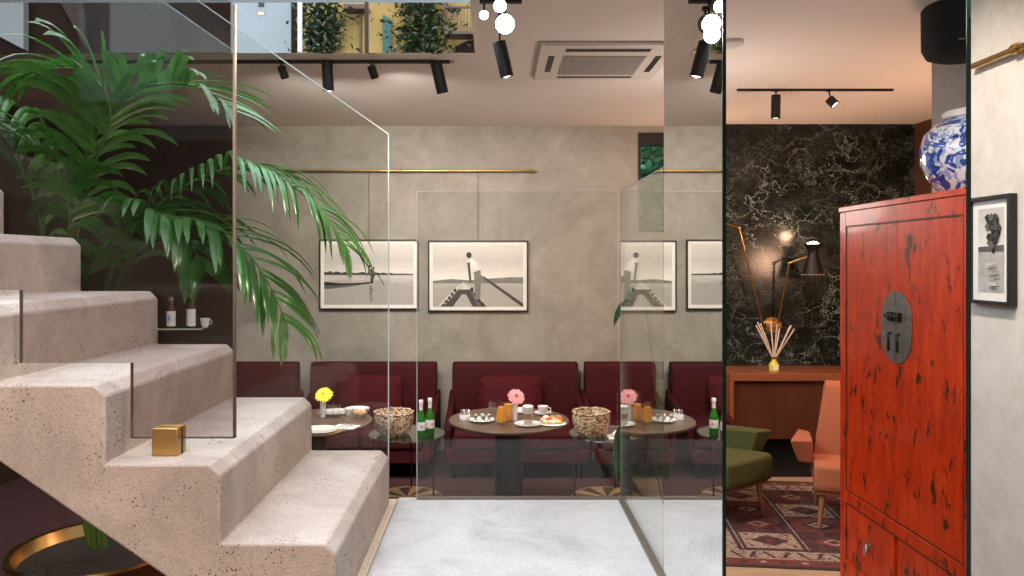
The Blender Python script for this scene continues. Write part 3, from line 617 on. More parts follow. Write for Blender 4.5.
# table with the pink flower
t = thing('condiment_holder', 'white china sachet holder at the left edge of the pink flower table', 'holder', at(465, 419, TD))
MB().lathe([(0, 0), (.040, 0), (.043, .03), (.040, .036), (.034, .034), (.030, .006), (0, .005)], 24).build('dish', 'white_china', t)
for i in range(4):
    mb = MB(); mb.M = rot((-.015+.011*i, 0, .008), Euler((.15, .12*(i-1.5), .2)).to_matrix().to_4x4()); mb.box(-.004, -.02, 0, .004, .02, .062); mb.build('sachet', 'white_paper' if i % 2 else 'silver', t, bevel=.001)
p0 = plate(at(482, 421, TD), 'white plate of small metal egg cups left of the juice carafe', .095)
for i, (dx, dy) in enumerate(((-.045, -.01), (0, .02), (.012, -.03), (.05, 0))):
    q = at(482, 421, TD+.012); t = thing('egg_cup', ('leftmost', 'rear', 'front', 'rightmost')[i]+' small steel cup on the white plate left of the juice carafe', 'cup', (q[0]+dx, q[1]+dy, q[2]), 0, 'small steel cups on the plate')
    MB().lathe([(0, 0), (.013, 0), (.014, .004), (.006, .012), (.013, .024), (.016, .045), (.014, .045), (.010, .02), (0, .018)], 20).build('cup_body', 'silver', t)
    MB().lathe([(0, .036), (.0135, .036), (.010, .05), (0, .053)], 16).build('filling', 'latte_milk', t)
jp = [(.036, 0), (.038, .005), (.036, .06), (.024, .115), (.020, .13), (.025, .165)]
t = gobj(jp, 'juice_carafe', 'waisted glass carafe of orange juice on the pink flower table', 'carafe', at(501, 424, TD), [(0, .018), (.034, .018), (.0335, .06), (.023, .112), (.022, .125), (0, .125)], 'orange_juice')
t = gobj([(.026, 0), (.027, .004), (.033, .14)], 'juice_glass', 'tall tumbler of orange juice right of the carafe', 'glass', at(508, 421, TD), [(0, .008), (.0255, .008), (.030, .125), (0, .125)], 'orange_juice')
gl = gobj([(0, .0), (.028, .0), (.028, .004), (.034, .105)], 'water_glass', 'empty water glass behind the steel cups', 'glass', at(492, 415, TD))
vase(at(515, 420, TD), 'slim white bud vase holding the pink gerbera')
q = at(515, 420, TD); gerbera((q[0], q[1], q[2]+.11), 'pink gerbera on the round wooden table', 'petal_pink', 'flower_heart', .068, (.95, 0, .25), .065)
p1 = plate(at(528, 425, TD), 'white saucer under the glass of latte', .098, 'saucer')
q = at(528, 425, TD+.013)
t = gobj([(.028, 0), (.032, .004), (.043, .142)], 'latte_glass', 'layered latte in a tall glass on a saucer', 'glass', q)
mb = MB(); mb.lathe([(0, .006), (.0308, .006), (.0335, .045), (0, .045)], 28, mi=0); mb.build('milk', 'latte_milk', t)
MB().lathe([(0, .0455), (.0336, .0455), (.0365, .085), (0, .085)], 28).build('coffee', 'latte_coffee', t); MB().lathe([(0, .0855), (.0367, .0855), (.0408, .132), (.03, .142), (0, .145)], 28).build('foam', 'white_china', t)
plate(at(543, 414, TD), 'white saucer under the coffee cup at the back right', .07, 'saucer'); q = at(543, 414, TD+.008); cup(q, 'white coffee cup at the back right of the pink flower table', .042, .062)
plate(at(520, 411.5, TD), 'white plate at the far side behind the latte', .10)
def food(loc, label, kind):
    t = thing('food_platter', label, 'food', loc); MB().lathe([(0, 0), (.09, 0), (.105, .008), (.10, .011), (0, .006)], 32).build('dish', 'white_china', t)
    for i in range(3):
        mb = MB(); mb.ball((-.045+.045*i, -.045+.008*i, .022), .030, .018, .014, f=lambda a, t_: 1+.08*math.sin(5*a)); mb.build('cucumber_slice' if i != 1 else 'cheese_slice', 'cucumber' if i != 1 else 'egg_white', t)
    for i in range(4):
        mb = MB(); mb.ball((-.06+.04*i, .01+.006*(i % 2), .026), .028, .024, .017, f=lambda a, t_: 1+.1*math.sin(4*a+i)); mb.build('tomato_slice' if i % 2 else 'salmon_slice', 'tomato' if i % 2 else 'pastry_pink', t)
    for i in range(3):
        mb = MB(); mb.ball((-.04+.045*i, .05, .034), .026, .02, .020); mb.build('bread_roll', 'bread' if i else 'egg_white', t)
    return t
food(at(552, 424, TD), 'platter of sliced bread, tomato and cucumber right of the latte', 0)
basket((.715, 5.50, TS), 'round wicker basket with braided rim on the side table at the right', .138, .175)
# pastries beside the basket
q = at(620, 437, TS); t = thing('pastry_plate', 'pink and cream pastries on a napkin beside the right basket', 'food', q)
MB().box(-.09, -.07, 0, .09, .07, .004).build('napkin', 'white_paper', t, bevel=.001)
for i in range(7):
    mb = MB(); mb.ball((random.uniform(-.06, .06), random.uniform(-.04, .04), .025+.02*(i > 4)), .032, .026, .02, f=lambda a, t_: 1+.15*math.sin(4*a+i)*math.cos(2*t_)); mb.build('pastry', ('pastry_pink', 'egg_white', 'latte_milk')[i % 3], t)
# left table
YT = TD
q = at(323, 417, YT); vase(q, 'slim white bud vase holding the yellow gerbera', .115, .023); gerbera((q[0], q[1], q[2]+.11), 'yellow gerbera on the table behind the stairs', 'petal_yellow', 'flower_heart_yellow', .070, (.75, 0, .1), .06)
MB0 = tag(MB().lathe([(0, 0), (.15, 0), (.152, .003), (0, .004)], 40).build('placemat', 'placemat', loc=at(320, 431, YT)), 'woven round placemat under the near white plate', 'placemat')
q = at(320, 431, YT+.005); plate(q, 'white plate on the woven placemat nearest the stairs', .125)
MB1 = tag(MB().lathe([(0, 0), (.13, 0), (.132, .003), (0, .004)], 40).build('placemat', 'placemat', loc=at(335, 413, YT)), 'woven round placemat under the far white plate', 'placemat')
plate(at(335, 413, YT+.005), 'white plate behind the yellow flower on its own placemat', .115)
again(gl, at(336, 418, YT), 0, 'empty water glass right of the yellow flower'); again(gl, at(343, 421, YT), 0, 'short empty glass in front of the bread bowl', .8); again(gl, at(329, 419, YT), 0, 'empty water glass just behind the yellow flower', 1.05)
t = thing('napkin', 'folded white napkin with cutlery beside the placemat', 'napkin', at(346, 427, YT), -.25)
MB().box(-.085, -.065, 0, .085, .065, .004).build('cloth', 'white_paper', t, bevel=.001)
for i, nme in enumerate(('fork', 'knife', 'spoon')):
    mb = MB(); x = -.03+.03*i; mb.tube([(x, -.055, .008), (x, .0, .010), (x, .035, .008)], .0028, 8)
    if nme == 'knife': mb.box(x-.006, .03, .006, .006+x, .075, .009)
    else: mb.ball((x, .05, .010), .010, .020, .004, seg=10)
    mb.build(nme, 'silver', t)
q = at(360, 417, YT); t = thing('bread_bowl', 'glass bowl of bread rolls at the right of the yellow flower table', 'bowl', q)
MB().lathe([(0, 0), (.04, 0), (.075, .05), (.072, .05), (.038, .006), (0, .005)], 32).build('bowl', 'tumbler_glass', t)
for i in range(5): mb = MB(); a = i*1.3; mb.ball((.03*math.cos(a), .03*math.sin(a), .032), .027, .022, .020); mb.build('bread_roll', 'bread', t)
plate(at(357, 410, YT), 'white plate behind the bread bowl', .10)
cup(at(349, 415.5, YT), 'white cup left of the bread bowl', .035, .055, 1)
basket((-.757, 5.53, TS), 'round wicker basket with braided rim on the side table at the left', .145, .165)
def green_bottle(loc, label):
    t = thing('water_bottle', label, 'bottle', loc, 0)
    MB().lathe([(0, 0), (.030, 0), (.033, .005), (.033, .12), (.028, .15), (.014, .19), (.0125, .235), (0, .235)], 28).build('glass_body', 'bottle_green', t)
    MB().lathe([(.0335, .045), (.0338, .047), (.0338, .105), (.0335, .107)], 28, cap=False).build('label_band', 'bottle_label', t)
    mb = MB(); mb.ball((.008, -.0335, .076), .008, .0012, .009, seg=10); mb.build('label_mark', 'label_red', t)
    MB().lathe([(.0140, .188), (.0138, .235), (.0165, .238), (.0165, .262), (.015, .265), (0, .265)], 24).build('cap', 'bottle_label', t)
    return t
g1 = green_bottle(at(421, 436, TS), 'green glass water bottle beside the left basket, left of two')
again(g1, at(430, 433.5, TS), .3, 'green glass water bottle at the rim, right of two')
# ------------------------------------------------------------------ red cabinet
t = thing('lacquered_cabinet', 'tall red lacquered wedding cabinet with a round lock plate', 'cabinet', (1.962, 3.62, 0), -PI/2)
W = .59; D = .50; H = 2.21
mb = MB(); mb.box(-W, .03, .22, W, D, H-.03); mb.build('carcass', 'red_lacquer', t)
MB().box(-W-.006, -.006, H-.03, W+.006, D, H).build('top_board', 'red_lacquer', t, bevel=.004)
MB().box(-W+.07, 0, 2.10, W-.07, .03, H-.03).build('top_rail', 'red_lacquer', t, bevel=.002)
MB().box(-W+.07, 0, .56, W-.07, .03, .625).build('middle_rail', 'red_lacquer', t, bevel=.002)
mb = MB(); n_ = 16; poly = [(-W+.07, .24), (-W+.07, .13)]+[(-W+.07+(2*W-.14)*k/n_, .13+.07*math.sin(PI*k/n_)) for k in range(1, n_)]+[(W-.07, .13), (W-.07, .24)]
mb.prism(poly, 0, .03, 'Y'); mb.build('apron', 'red_lacquer', t)
for s_ in (-1, 1):
    for y0 in (0, D-.07): MB().box(s_*W, y0, 0, s_*(W-.07), y0+.07, H-.03).build('post', 'red_lacquer', t, bevel=.004)
for s_ in (-1, 1):
    dn = MB(); a, b_ = (-W+.074, -.002) if s_ < 0 else (.002, W-.074)
    d = dn.box(a, .004, .63, b_, .028, 2.094).build('door', 'red_lacquer', t, bevel=.003)
    dr = MB(); dr.box(a, .004, .245, b_-(.03 if s_ < 0 else 0)+0, .028, .552); dr_ = dr.build('drawer', 'red_lacquer', t, bevel=.003)
    cx_ = (a+b_)/2-.02*(s_ < 0); mb = MB(); mb.lathe([(0, 0), (.022, 0), (.022, .004), (.012, .008), (0, .008)], 20, (0, 0, 0)); mb.v = [Vector((cx_+p.x, .004-p.z, .40+p.y*1.3)) for p in mb.v]; mb.build('handle_plate', 'pewter', dr_)
    MB().tube([(cx_, -.006, .41), (cx_-.012, -.014, .385), (cx_, -.014, .355), (cx_+.012, -.014, .385), (cx_, -.006, .41)], .004, 8).build('drop_handle', 'silver', dr_)
def gap(x0, z0, x1, z1): return MB().box(x0, .0275, z0, x1, .0298, z1)
mb = MB(); mb.box(-W+.07, .002, 2.094, W-.07, .029, 2.100); mb.box(-W+.07, .002, .625, W-.07, .029, .630); mb.box(-W+.07, .002, .552, W-.07, .029, .560); mb.box(-W+.07, .001, .245, -W+.074, .029, 2.1); mb.box(W-.074, .001, .245, W-.07, .029, 2.1); mb.box(-.0019, .012, .63, .0019, .0299, 2.094); mb.build('dark_joint', 'aged_edge', t)
n_ = 40; pts = []
for i in range(n_):
    a = 2*PI*i/n_; r = .135; z = .042*(1 if math.sin(a) >= 0 else -1); pts.append((r*math.cos(a), 1.58+z+r*math.sin(a)))
lp = MB().prism(pts, -.001, .0035, 'Y').build('lock_plate', 'pewter', t, bevel=.001)
mb = MB(); mb.box(-.001, -.0016, 1.405, .001, -.0008, 1.755); mb.build('plate_seam', 'iron', lp)
mb = MB(); mb.box(-.06, -.022, 1.628, .055, -.008, 1.642)
for x in (-.045, -.02, .02, .045): mb.box(x-.008, -.02, 1.61, x+.008, -.001, 1.655)
mb.tube([(-.06, -.015, 1.635), (-.07, -.02, 1.635)], .009, 10); mb.build('latch', 'iron', lp, bevel=.002)
for x in (-.05, .03): MB().tube([(x, -.002, 1.55), (x+.008, -.018, 1.545), (x+.020, -.022, 1.515), (x+.012, -.018, 1.475), (x+.006, -.012, 1.465)], .0065, 10).build('pull', 'iron', lp)
# vase on the cabinet
tz = H+.001
t = thing('ginger_jar', 'large blue and white porcelain jar on top of the red cabinet', 'vase', (2.275, 3.50, tz))
MB().lathe([(0, 0), (.13, 0), (.14, .01), (.19, .07), (.232, .16), (.238, .22), (.215, .30), (.17, .345), (.13, .36), (.125, .365)], 64).build('body', 'blue_white_porcelain', t)
MB().lathe([(.125, .365), (.140, .372), (.142, .395), (.13, .405), (.12, .40), (.11, .37), (0, .365)], 48, cap=False).build('neck', 'white_china', t)
# speaker
t = thing('wall_speaker', 'black rounded loudspeaker high on the grey wall over the cabinet', 'speaker', (2.40, 3.80, 2.945))
MB().lathe([(0, 0), (.12, 0), (.165, .018), (.185, .06), (.187, .262), (.175, .275), (0, .277)], 48, f=None).build('housing', 'black_fabric', t)
MB().box(.06, -.04, .10, .119, .04, .18).build('wall_bracket', 'black_metal', t); MB().box(-.115, -.159, .052, -.085, -.1535, .057).build('badge', 'ac_grey', t)
# ------------------------------------------------------------------ lounge
t = thing('wood_counter', 'long orange-brown wooden counter along the marble wall', 'counter', (3.15, 6.8, 0))
MB().box(-.99, 0, .805, 1.0, .53, .874).build('counter_top', 'counter_wood', t, bevel=.004)
MB().box(-.955, .06, .26, .98, .10, .805).build('front_panel', 'counter_front', t); MB().box(-.99, 0, .0, -.955, .52, .805).build('side_panel', 'counter_wood', t, bevel=.002); MB().box(.97, 0, 0, 1.0, .52, .805).build('side_panel', 'counter_wood', t)
MB().box(-.955, -.26, .0, .97, .22, .05).box(-.955, .22, 0, .97, .26, .26).build('plinth_and_shade', 'black_metal', t)  # black base; its low front slab stands in for shade on the floor
q = (P(774, 0, 6.95).x, 6.95, .8745); t = thing('reed_diffuser', 'yellow glass reed diffuser with pale sticks on the counter', 'diffuser', q)
MB().lathe([(0, 0), (.045, 0), (.048, .01), (.046, .07), (.022, .10), (.018, .12), (0, .12)], 32).build('bottle', 'diffuser_oil', t); MB().box(-.022, -.0492, .018, .022, -.045, .062).build('paper_label', 'white_paper', t)
MB().lathe([(.021, .115), (.023, .12), (.023, .135), (.014, .14), (0, .14)], 20).build('collar', 'brass', t)
for i in range(10):
    a = 2*PI*i/10+.3; r = .09+.07*random.random(); MB().tube([(0, 0, .10), (r*math.cos(a)*1.35, r*math.sin(a)*.8, .42+random.uniform(-.05, .05))], .006, 6).build('reed', 'reed', t)
t = thing('wall_lamp', 'brass two-armed wall lamp with black cone shades on the marble wall', 'wall lamp', (2.75, MARB, 1.276)); O = Vector((2.75, MARB, 1.276))
mb = MB(); mb.lathe([(0, 0), (.11, 0), (.11, .012), (.10, .02), (0, .02)], 36); mb.v = [Vector((p.x*.8, -p.z, p.y*.7)) for p in mb.v]; mb.build('wall_plate', 'brass', t)
mb = MB(); mb.box(-.08, -.06, -.03, .08, -.018, .03); mb.build('pivot_block', 'brass', t, bevel=.008)
def L3(px, py, Y): return P(px, py, Y)-O
a1, a2, a3 = L3(762, 322, 7.27), L3(739, 228, 7.15), L3(704, 217, 7.02)
b1, b2, b3 = L3(778, 322, 7.27), L3(789, 263, 7.15), L3(813, 255, 7.02)
for pts in ((a1, a2), (a2, a3), (b1, b2), (b2, b3)): MB().tube(pts, .0095, 10).build('arm', 'brass', t)
for p in (a2, b2): mb = MB(); mb.ball(p, .02, .02, .014); mb.build('joint', 'brass', t)
for p in (a3, b3):
    mb = MB(); k = .0095; mb.lathe([(.098, -.205), (.101, -.20), (.05, -.02), (.042, .01), (.048, .05), (.084, .105), (.080, .105), (.042, .05), (.036, 0), (.094, -.205)], 36, p, cap=False); sh = mb.build('lamp_shade', 'black_metal', t)
    mb = MB()
    for i in range(26): a = 2*PI*i/26; mb.ball((p.x+.0985*math.cos(a), p.y+.0985*math.sin(a), p.z-.185), .0045, seg=6)
    mb.build('shade_perforation', 'reed', sh)
    mb = MB(); mb.ball(p+Vector((0, 0, .098)), .058, .058, .03); mb.build('bulb', 'lamp_glow', t)
    point(O+p+Vector((0, -.0, .20)), 9, AMBER, .05)
def armchair(loc, rz, label, fab):
    t = thing('armchair', label, 'armchair', loc, rz); h = .27
    mb = MB(); mb.prism([(-.33, .27), (-.35, .31), (-.34, .45), (-.30, .465), (.24, .42), (.26, .27)], -h, h, 'X'); mb.build('seat', fab, t, bevel=.02, bseg=3)
    mb = MB(); mb.prism([(.16, .30), (.14, .44), (.33, .93), (.40, .96), (.45, .93), (.29, .28)], -h+.01, h-.01, 'X'); o = mb.build('backrest', fab, t, bevel=.022, bseg=3)
    for v in o.data.vertices:
        if v.co.z > .8: v.co.x *= .62
    for s_ in (-1, 1):
        mb = MB(); q = lambda y, z, e: (s_*(h+e), y, z)
        vs = [q(-.16, .42, .0), q(-.20, .60, .0), q(.30, .56, .0), q(.26, .36, .0), q(-.18, .43, .10), q(-.24, .60, .16), q(.33, .57, .09), q(.27, .38, .06)]
        mb.add(vs, [(0, 1, 2, 3), (7, 6, 5, 4), (0, 4, 5, 1), (1, 5, 6, 2), (2, 6, 7, 3), (3, 7, 4, 0)]); mb.build('armrest', fab, t, bevel=.016, bseg=3)
    mb = MB(); mb.box(-h+.02, -.31, .245, h-.02, .25, .272); mb.build('frame', 'leg_wood', t, bevel=.004)
    for x, y in ((-1, -1), (1, -1), (-1, 1), (1, 1)):
        a = Vector((x*.21, -.25 if y < 0 else .20, .25)); b = Vector((x*.235, -.28 if y < 0 else .27, 0)); MB().tube([b, a], lambda k: .012+.012*k, 12).build('leg', 'leg_wood', t)
    return t
armchair((1.65, 5.62, .014), .62, 'olive green armchair half hidden by the mirrored screen', 'olive_fabric')
armchair((2.615, 5.42, .014), -.36, 'salmon orange armchair beside the red cabinet', 'salmon_fabric')
# rug
t = thing('persian_rug', 'dark red patterned rug under the armchairs', 'rug', (2.42, 5.42, 0), math.radians(-6)); x0, x1, y0, y1 = -1.02, 1.35, -.90, .98
mb = MB(); z = .006
mb.box(x0, y0, .0, x1, y1, z, 3); mb.box(x0+.03, y0+.03, z-.001, x1-.03, y1-.03, z+.001, 1); mb.box(x0+.14, y0+.13, z, x1-.14, y1-.13, z+.0015, 2); mb.box(x0+.27, y0+.27, z, x1-.27, y1-.27, z+.002, 3); mb.box(x0+.29, y0+.29, z, x1-.29, y1-.29, z+.0025, 0)
mb.build('woven_ground', ['rug_plum', 'rug_red', 'rug_cream', 'rug_dark'], t)
mb = MB(); zz = z+.0030
def flat(pts, mi, dz=0): mb.add([(p[0], p[1], zz+dz) for p in pts], [tuple(range(len(pts)))], mi)
for yb in (y0+.20, y1-.20):
    for i in range(22):
        x = x0+.2+i*.105; s_ = 1 if i % 2 else -1; flat([(x, yb-.05*s_), (x+.022, yb-.05*s_), (x+.075, yb+.05*s_), (x+.045, yb+.05*s_)], 0, -.001); flat([(x+.03, yb-.035), (x+.05, yb-.02), (x+.06, yb-.045)], 1, -.0009)
for i in range(20):
    x = x0+.1+i*.125
    for yb in (y0+.08, y1-.08): flat([(x, yb), (x+.03, yb+.022), (x+.06, yb), (x+.03, yb-.022)], 3 if i % 2 else 2, -.0015)
xs = [x0+.30+.42*i for i in range(6)]
for i, xx in enumerate(xs):
    flat([(xx-.022, y0+.29), (xx+.022, y0+.29), (xx+.022, y1-.29), (xx-.022, y1-.29)], 3); flat([(xx-.004, y0+.29), (xx+.008, y0+.29), (xx+.008, y1-.29), (xx-.004, y1-.29)], 2, .0003)
for i in range(5):
    for j in range(4):
        cx_ = xs[i]+.21; cy_ = y0+.29+.16+.325*j; k = (i+j) % 3
        flat([(cx_-.18, cy_-.14), (cx_+.18, cy_-.14), (cx_+.18, cy_+.14), (cx_-.18, cy_+.14)], (2, 0, 1)[k], 0)
        flat([(cx_-.13, cy_), (cx_, cy_-.10), (cx_+.13, cy_), (cx_, cy_+.10)], (0, 1, 3)[k], .0004); flat([(cx_-.08, cy_), (cx_, cy_-.06), (cx_+.08, cy_), (cx_, cy_+.06)], (3, 2, 2)[k], .0007); flat([(cx_-.045, cy_), (cx_, cy_-.035), (cx_+.045, cy_), (cx_, cy_+.035)], (1, 0, 1)[k], .001)
        for ax, ay in ((-.14, -.1), (.14, -.1), (-.14, .1), (.14, .1)): flat([(cx_+ax-.02, cy_+ay), (cx_+ax, cy_+ay-.02), (cx_+ax+.02, cy_+ay), (cx_+ax, cy_+ay+.02)], (1, 3, 0)[k], .0004)
mb.build('woven_pattern', ['rug_plum', 'rug_red', 'rug_cream', 'rug_dark'], t)
# ------------------------------------------------------------------ palm
PX, PY = -2.20, 4.12
pl = thing('brass_planter', 'large brass bowl planter below the stairs', 'planter', (PX, PY, 0))
MB().lathe([(0, 0), (.22, 0), (.24, .02), (.38, .16), (.44, .30), (.455, .315), (.45, .33), (.42, .325), (.36, .17), (.20, .05), (0, .05)], 56).build('bowl', 'brass', pl); MB().lathe([(0, .25), (.30, .25), (.40, .262), (.40, .255), (0, .20)], 40).build('soil', 'soil', pl)
palm = thing('kentia_palm', 'tall green palm with arching fronds behind the stairs', 'palm', (PX, PY, .26))
def bez(pts, n):
    out = []; m_ = len(pts)
    for i in range(n+1):
        t_ = i/n*(m_-1); k = min(int(t_), m_-2); u = t_-k; p0 = pts[max(k-1, 0)]; p1 = pts[k]; p2 = pts[k+1]; p3 = pts[min(k+2, m_-1)]
        out.append(.5*((2*p1)+(p2-p0)*u+(2*p0-5*p1+4*p2-p3)*u*u+(3*p1-p0-3*p2+p3)*u**3))
    return out
def frond(pix, dep, parent, base, L=.5, start=.42, nleaf=26, droop=.5, wd=.019, mat='palm_leaf', side_y=.45, ymin=3.40):
    pts = [P(a, b, d)-base for (a, b), d in zip(pix, dep)]; cv = bez(pts, 60); mb = MB()
    mb.tube(cv, lambda k: .013*(1-k)+.003, 6, 1)
    for i in range(nleaf):
        k = start+(1-start)*(i+.3)/nleaf; idx = min(int(k*60), 58); p = cv[idx]; tg = (cv[idx+1]-cv[idx]).normalized()
        sd = tg.cross(Vector((0, 0, 1)));
        if sd.length < .1: sd = Vector((0, 1, 0))
        sd.normalize(); upv = sd.cross(tg).normalized()
        rel = (k-start)/(1-start); ln = L*(.55+.9*math.sin(PI*min(1, rel*.85+.12)))/1.3
        for s_ in (-1, 1):
            l = ln*random.uniform(.88, 1.1); d = (tg*(.55+.5*rel)+sd*s_*.9+upv*random.uniform(.15, .45)).normalized(); q = p.copy(); n_ = 7; row = []
            dr = droop*random.uniform(.8, 1.25)
            for j in range(n_+1):
                u = j/n_; wj = wd*(math.sin(PI*min(1, .12+u*.80))**.8)*(1 if u < 1 else 0)*random.uniform(.95, 1.05)
                wv = d.cross(upv if abs(d.dot(upv)) < .95 else tg).normalized()
                nv = wv.cross(d).normalized()
                a = q+wv*wj*.5; c = q-wv*wj*.5; e = q+nv*wj*.12
                for v_ in (a, c, e):
                    if v_.y+base.y < ymin: v_.y = ymin-base.y
                row.append((a, e, c)); q = q+d*(l/n_); d = (d+Vector((0, 0, -1))*dr*(.10+.42*u)).normalized()
            vs = [v_ for r_ in row for v_ in r_]; fs = []
            for j in range(n_):
                for c_ in (0, 1): fs.append((3*j+c_, 3*j+c_+1, 3*j+c_+4, 3*j+c_+3))
            mb.add(vs, fs, 0)
    return mb.build('frond', [mat, 'stem_green'], parent, angle=70)
B0 = Vector((PX, PY, .26))
FR = [([(100, 545), (78, 400), (70, 270), (85, 160), (130, 95), (190, 85), (232, 112)], 4.12, 3.8, .50, .5, .45),
      ([(95, 548), (90, 400), (112, 270), (170, 196), (245, 168), (305, 195), (350, 252)], 4.1, 3.75, .46, .42, 1.15),
      ([(105, 548), (98, 400), (112, 300), (150, 236), (205, 226), (255, 262), (290, 330)], 4.1, 3.70, .50, .40, .8),
      ([(90, 545), (62, 400), (48, 280), (30, 190), (-10, 120), (-70, 100)], 4.12, 4.0, .52, .45, .6),
      ([(95, 545), (75, 400), (70, 280), (90, 180), (110, 110), (80, 70), (20, 75)], 4.12, 3.75, .50, .45, .75),
      ([(98, 545), (80, 420), (75, 320), (95, 260), (140, 215), (180, 225), (205, 275)], 4.12, 3.62, .42, .45, .9),
      ([(92, 545), (70, 400), (62, 300), (70, 220), (50, 160), (0, 130), (-40, 150)], 4.12, 3.7, .45, .5, .8)]
for pix, d0, d1, L_, stt, dr in FR:
    n_ = len(pix); ib = pix[-1] == (350, 252); frond(pix, [d0+(d1-d0)*min(1, max(0, (i-1)/(n_-2))) for i in range(n_)], palm, B0, L_, stt, 38 if ib else 23, dr, .026 if ib else .042)
# small plant behind the right balustrade
RP = thing('pot_plant', 'dark leaved plant in a tan pot seen through the right balustrade', 'potted plant', (1.10, 4.75, 0))
MB().lathe([(0, 0), (.10, 0), (.14, .26), (.15, .28), (.135, .28), (.125, .25), (0, .24)], 32).build('pot', 'inlay_light', RP)
for i, (dx, dy, h_, tip) in enumerate(((-.05, -.08, .98, .55), (.05, .0, 1.5, .2), (-.15, .02, .9, .75), (.1, -.08, .75, .3), (-.16, 0, 1.72, .1))):
    mb = MB(); pts = [Vector((0, 0, .24)), Vector((dx*.4, dy*.4, h_*.6)), Vector((dx, dy, h_)), Vector((dx*1.8, dy*1.8, h_-.12)), Vector((dx*2.1, dy*2.1, h_-(.42 if h_ < 1.6 else .24)))]; cv = bez(pts, 20); mb.tube(cv[:11], .006, 6, 1); vs = []; fs = []
    for j in range(10, 21):
        u = (j-10)/10; w_ = (.055 if h_ < 1.6 else .026)*math.sin(PI*min(1, .08+u*.92)); p = cv[j]; vs += [p+Vector((w_, 0, .01)), p, p+Vector((-w_, 0, .01))]
    for j in range(10):
        for c_ in (0, 1): fs.append((3*j+c_, 3*j+c_+1, 3*j+c_+4, 3*j+c_+3))
    mb.add(vs, fs, 0); mb.build('leaf', ['dark_leaf', 'stem_green'], RP, angle=80)
# ------------------------------------------------------------------ bar shelf at the back left
t = thing('glass_shelf', 'small pale glass console with bottles behind the stairs', 'shelf', (-2.85, 6.25, 1.355))
mb = MB(); mb.prism([(-.22, -.18), (-.30, -.10), (-.30, .18), (.45, .18), (.45, -.18)], -.012, 0, 'Z'); mb.build('glass_top', 'table_glass', t); MB().box(-.22, -.184, -.012, .45, -.1805, 0).build('glass_edge', 'pale_edge', t)
mb = MB(); mb.box(-.05, -.02, -1.355, 0.0, .02, -.012); mb.box(-.22, -.15, -1.355, .2, .15, -1.33); mb.build('stand', 'black_metal', t)
def toiletry(px, lm, label, h=.24):
    x = (px-CX)*6.2/F; t = thing('glass_bottle', label, 'bottle', (x, 6.2, 1.3555)); MB().lathe([(0, 0), (.035, 0), (.036, h*.6), (.018, h*.78), (.016, h*.95), (0, h)], 24).build('bottle_body', 'brown_glass', t)
    MB().lathe([(.0365, .01), (.0368, h*.56)], 24, cap=False).build('paper_label', lm, t); MB().lathe([(.017, h*.9), (.02, h*.92), (.018, h*1.04), (0, h*1.06)], 16).build('stopper', 'silver', t)
    mb = MB(); mb.box(-.012, -.0375, h*.22, .012, -.0366, h*.42); mb.build('label_mark', 'label_blue' if px < 180 else 'bottle_label', t)
toiletry(171, 'bottle_label', 'brown bottle with white and blue label, left on the glass console'); toiletry(191, 'bottle_label', 'taller brown bottle with cream label beside the other on the console', .27)
for px, l in ((205, 'upturned white cup on the glass console near the palm leaf'),): cup(((px-CX)*6.25/F, 6.25, 1.3555), l, .04, .07)
# ------------------------------------------------------------------ outside: facade opposite, garden foliage
BY = -4.0; VD = 2*VY-BY
def B(px, py): return ((px-CX)*VD/F, CH-(py-CY)*VD/F)
t = thing('building', 'yellow rendered building with green shutters reflected in the band of glass', 'building', (0, BY, 0))
x0, _ = B(300, 0); x1, _ = B(520, 0); MB().box(x0, -.3, 0, 3.0, 0, 9.0).build('wall', 'facade_yellow', t)
xa, za = B(383, 52); xb, zb = B(392, 15); MB().prism([(xa, za-.8), (xb, za-.8), (xb, zb-.1), (xa, zb)], .0, .05, 'Y').build('shutter', 'shutter_green', t)
xa, za = B(347, 52); xb, zb = B(362, 14); MB().box(xb-.03, 0, za-.5, xb, .08, zb).box(xa, 0, zb, xb+.15, .30, zb+.08).build('door_canopy', 'bronze_frame', t)
xa, za = B(445, 37); xb, zb = B(476, 0); mb = MB(); mb.box(xa, 0, za-.05, xb+.6, .35, za)
for i in range(12): mb.box(xa+.06*i, .32, za, xa+.06*i+.012, .34, za+.42)
mb.box(xa, .31, za+.42, xb+.6, .35, za+.45); mb.build('balcony', 'bronze_frame', t)
xa, za = B(450, 53); MB().prism([(xa, za-.2), (xa+.1, za+.1), (xa+.35, za+.22), (xa+.8, za+.2), (xa+.8, za-.2)], 0, .06, 'Y').build('awning', 'facade_brown', t)
t = thing('building', 'pale grey building corner reflected left of the yellow one', 'building', (0, BY+.02, 0))
xa, _ = B(232, 0); MB().box(xa-.02, -.3, 0, x0-.15, 0, 9).build('wall', 'facade_grey', t); MB().box(x0-.15, -.3, 0, x0-.001, .03, 9).build('corner_trim', 'facade_brown', t)
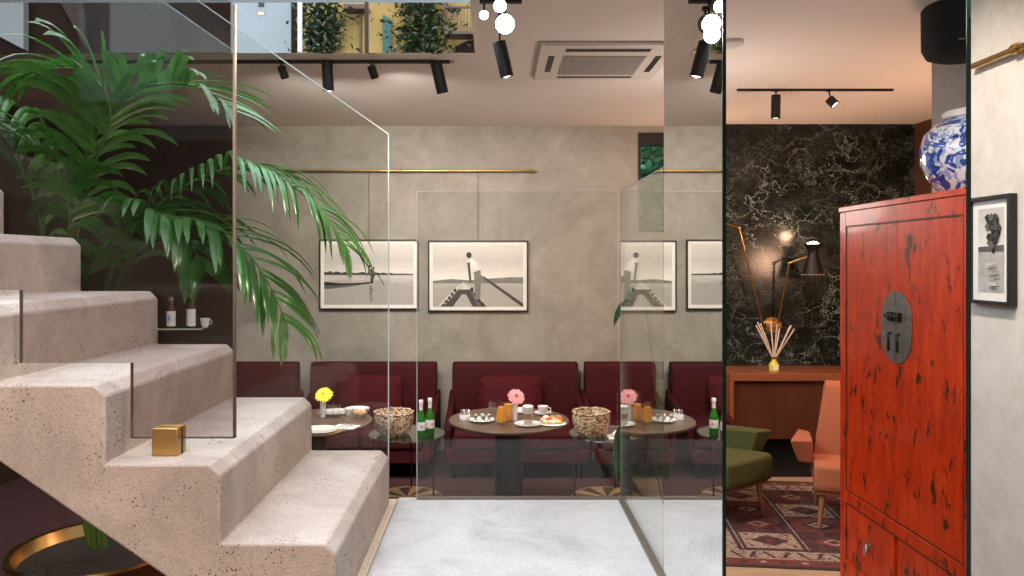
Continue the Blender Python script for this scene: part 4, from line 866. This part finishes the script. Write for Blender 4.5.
xq, zq = B(259, 5); MB().box(xq, 0, zq-.04, xq+.10, .02, zq+.04).build('wall_lamp', 'black_metal', t); MB().box(xq, 0, zq-.20, xq+.10, .02, zq-.14).build('door_plate', 'inlay_light', t)
t = thing('building', 'dark brown building reflected behind the smoked glass', 'building', (0, BY+.04, 0)); MB().box(-12, -.3, 0, xa-.025, 0, 9).build('wall', 'facade_brown', t)
MB().prism([B(-60, 5), B(30, 52), B(30, -30), B(-60, -30)], 0, .15, 'Y').build('stair_side', 'facade_grey', t); MB().prism([B(62, -30), B(62, 0), B(90, 50), B(88, 12), B(70, -30)], 0, .10, 'Y').build('stair_side', 'facade_dim', t)
struct('floor_street', MB().box(-12, -5, -.1, 6, -1.75, 0), 'ground_dark', 'street outside')
def bush(name, label, cat, loc, dims, n, mat, sz, part='foliage'):
    t = thing(name, label, cat, loc); mb = MB()
    for i in range(n):
        c = Vector((random.gauss(0, .42)*dims[0], random.uniform(-.5, .5)*dims[1], random.uniform(0, 1)*dims[2])); R = Euler((random.uniform(-1, 1), random.uniform(-1, 1), random.uniform(0, 6))).to_matrix(); s_ = sz*random.uniform(.6, 1.3)
        mb.add([c+R@Vector(v)*s_ for v in ((0, -1, 0), (.45, -.3, .1), (.35, .5, .05), (0, 1, -.1), (-.35, .5, .05), (-.45, -.3, .1))], [(0, 1, 2, 3), (0, 3, 4, 5)])
    mb.build(part, mat, t); MB().tube([(0, 0, -loc[2] if name != 'garden_shrub' else 0), (0.05, 0, dims[2]*.9)], .03, 8).build('stem', 'leg_wood', t); return t
xa, za = B(422, 56); bush('climbing_plant', 'leafy dark climber on the yellow facade reflected in the glass', 'plant', (xa, BY+.25, 4.6), (.62, .3, 3.2), 2600, 'ivy_leaf', .07)
xa, za = B(325, 56); bush('climbing_plant', 'dark green hedge reflected at the left of the yellow facade', 'plant', (xa, BY+.25, 4.6), (.50, .3, 2.0), 1600, 'ivy_leaf', .07)
bush('garden_shrub', 'bright green shrub outside the small high window', 'shrub', (1.85, 8.6, 1.4), (1.0, 1.1, 2.8), 7500, 'garden_leaf', .08)
struct('floor_garden', MB().box(-.5, 7.7, 1.3, 4.5, 10, 1.4), 'soil', 'garden soil outside the window')
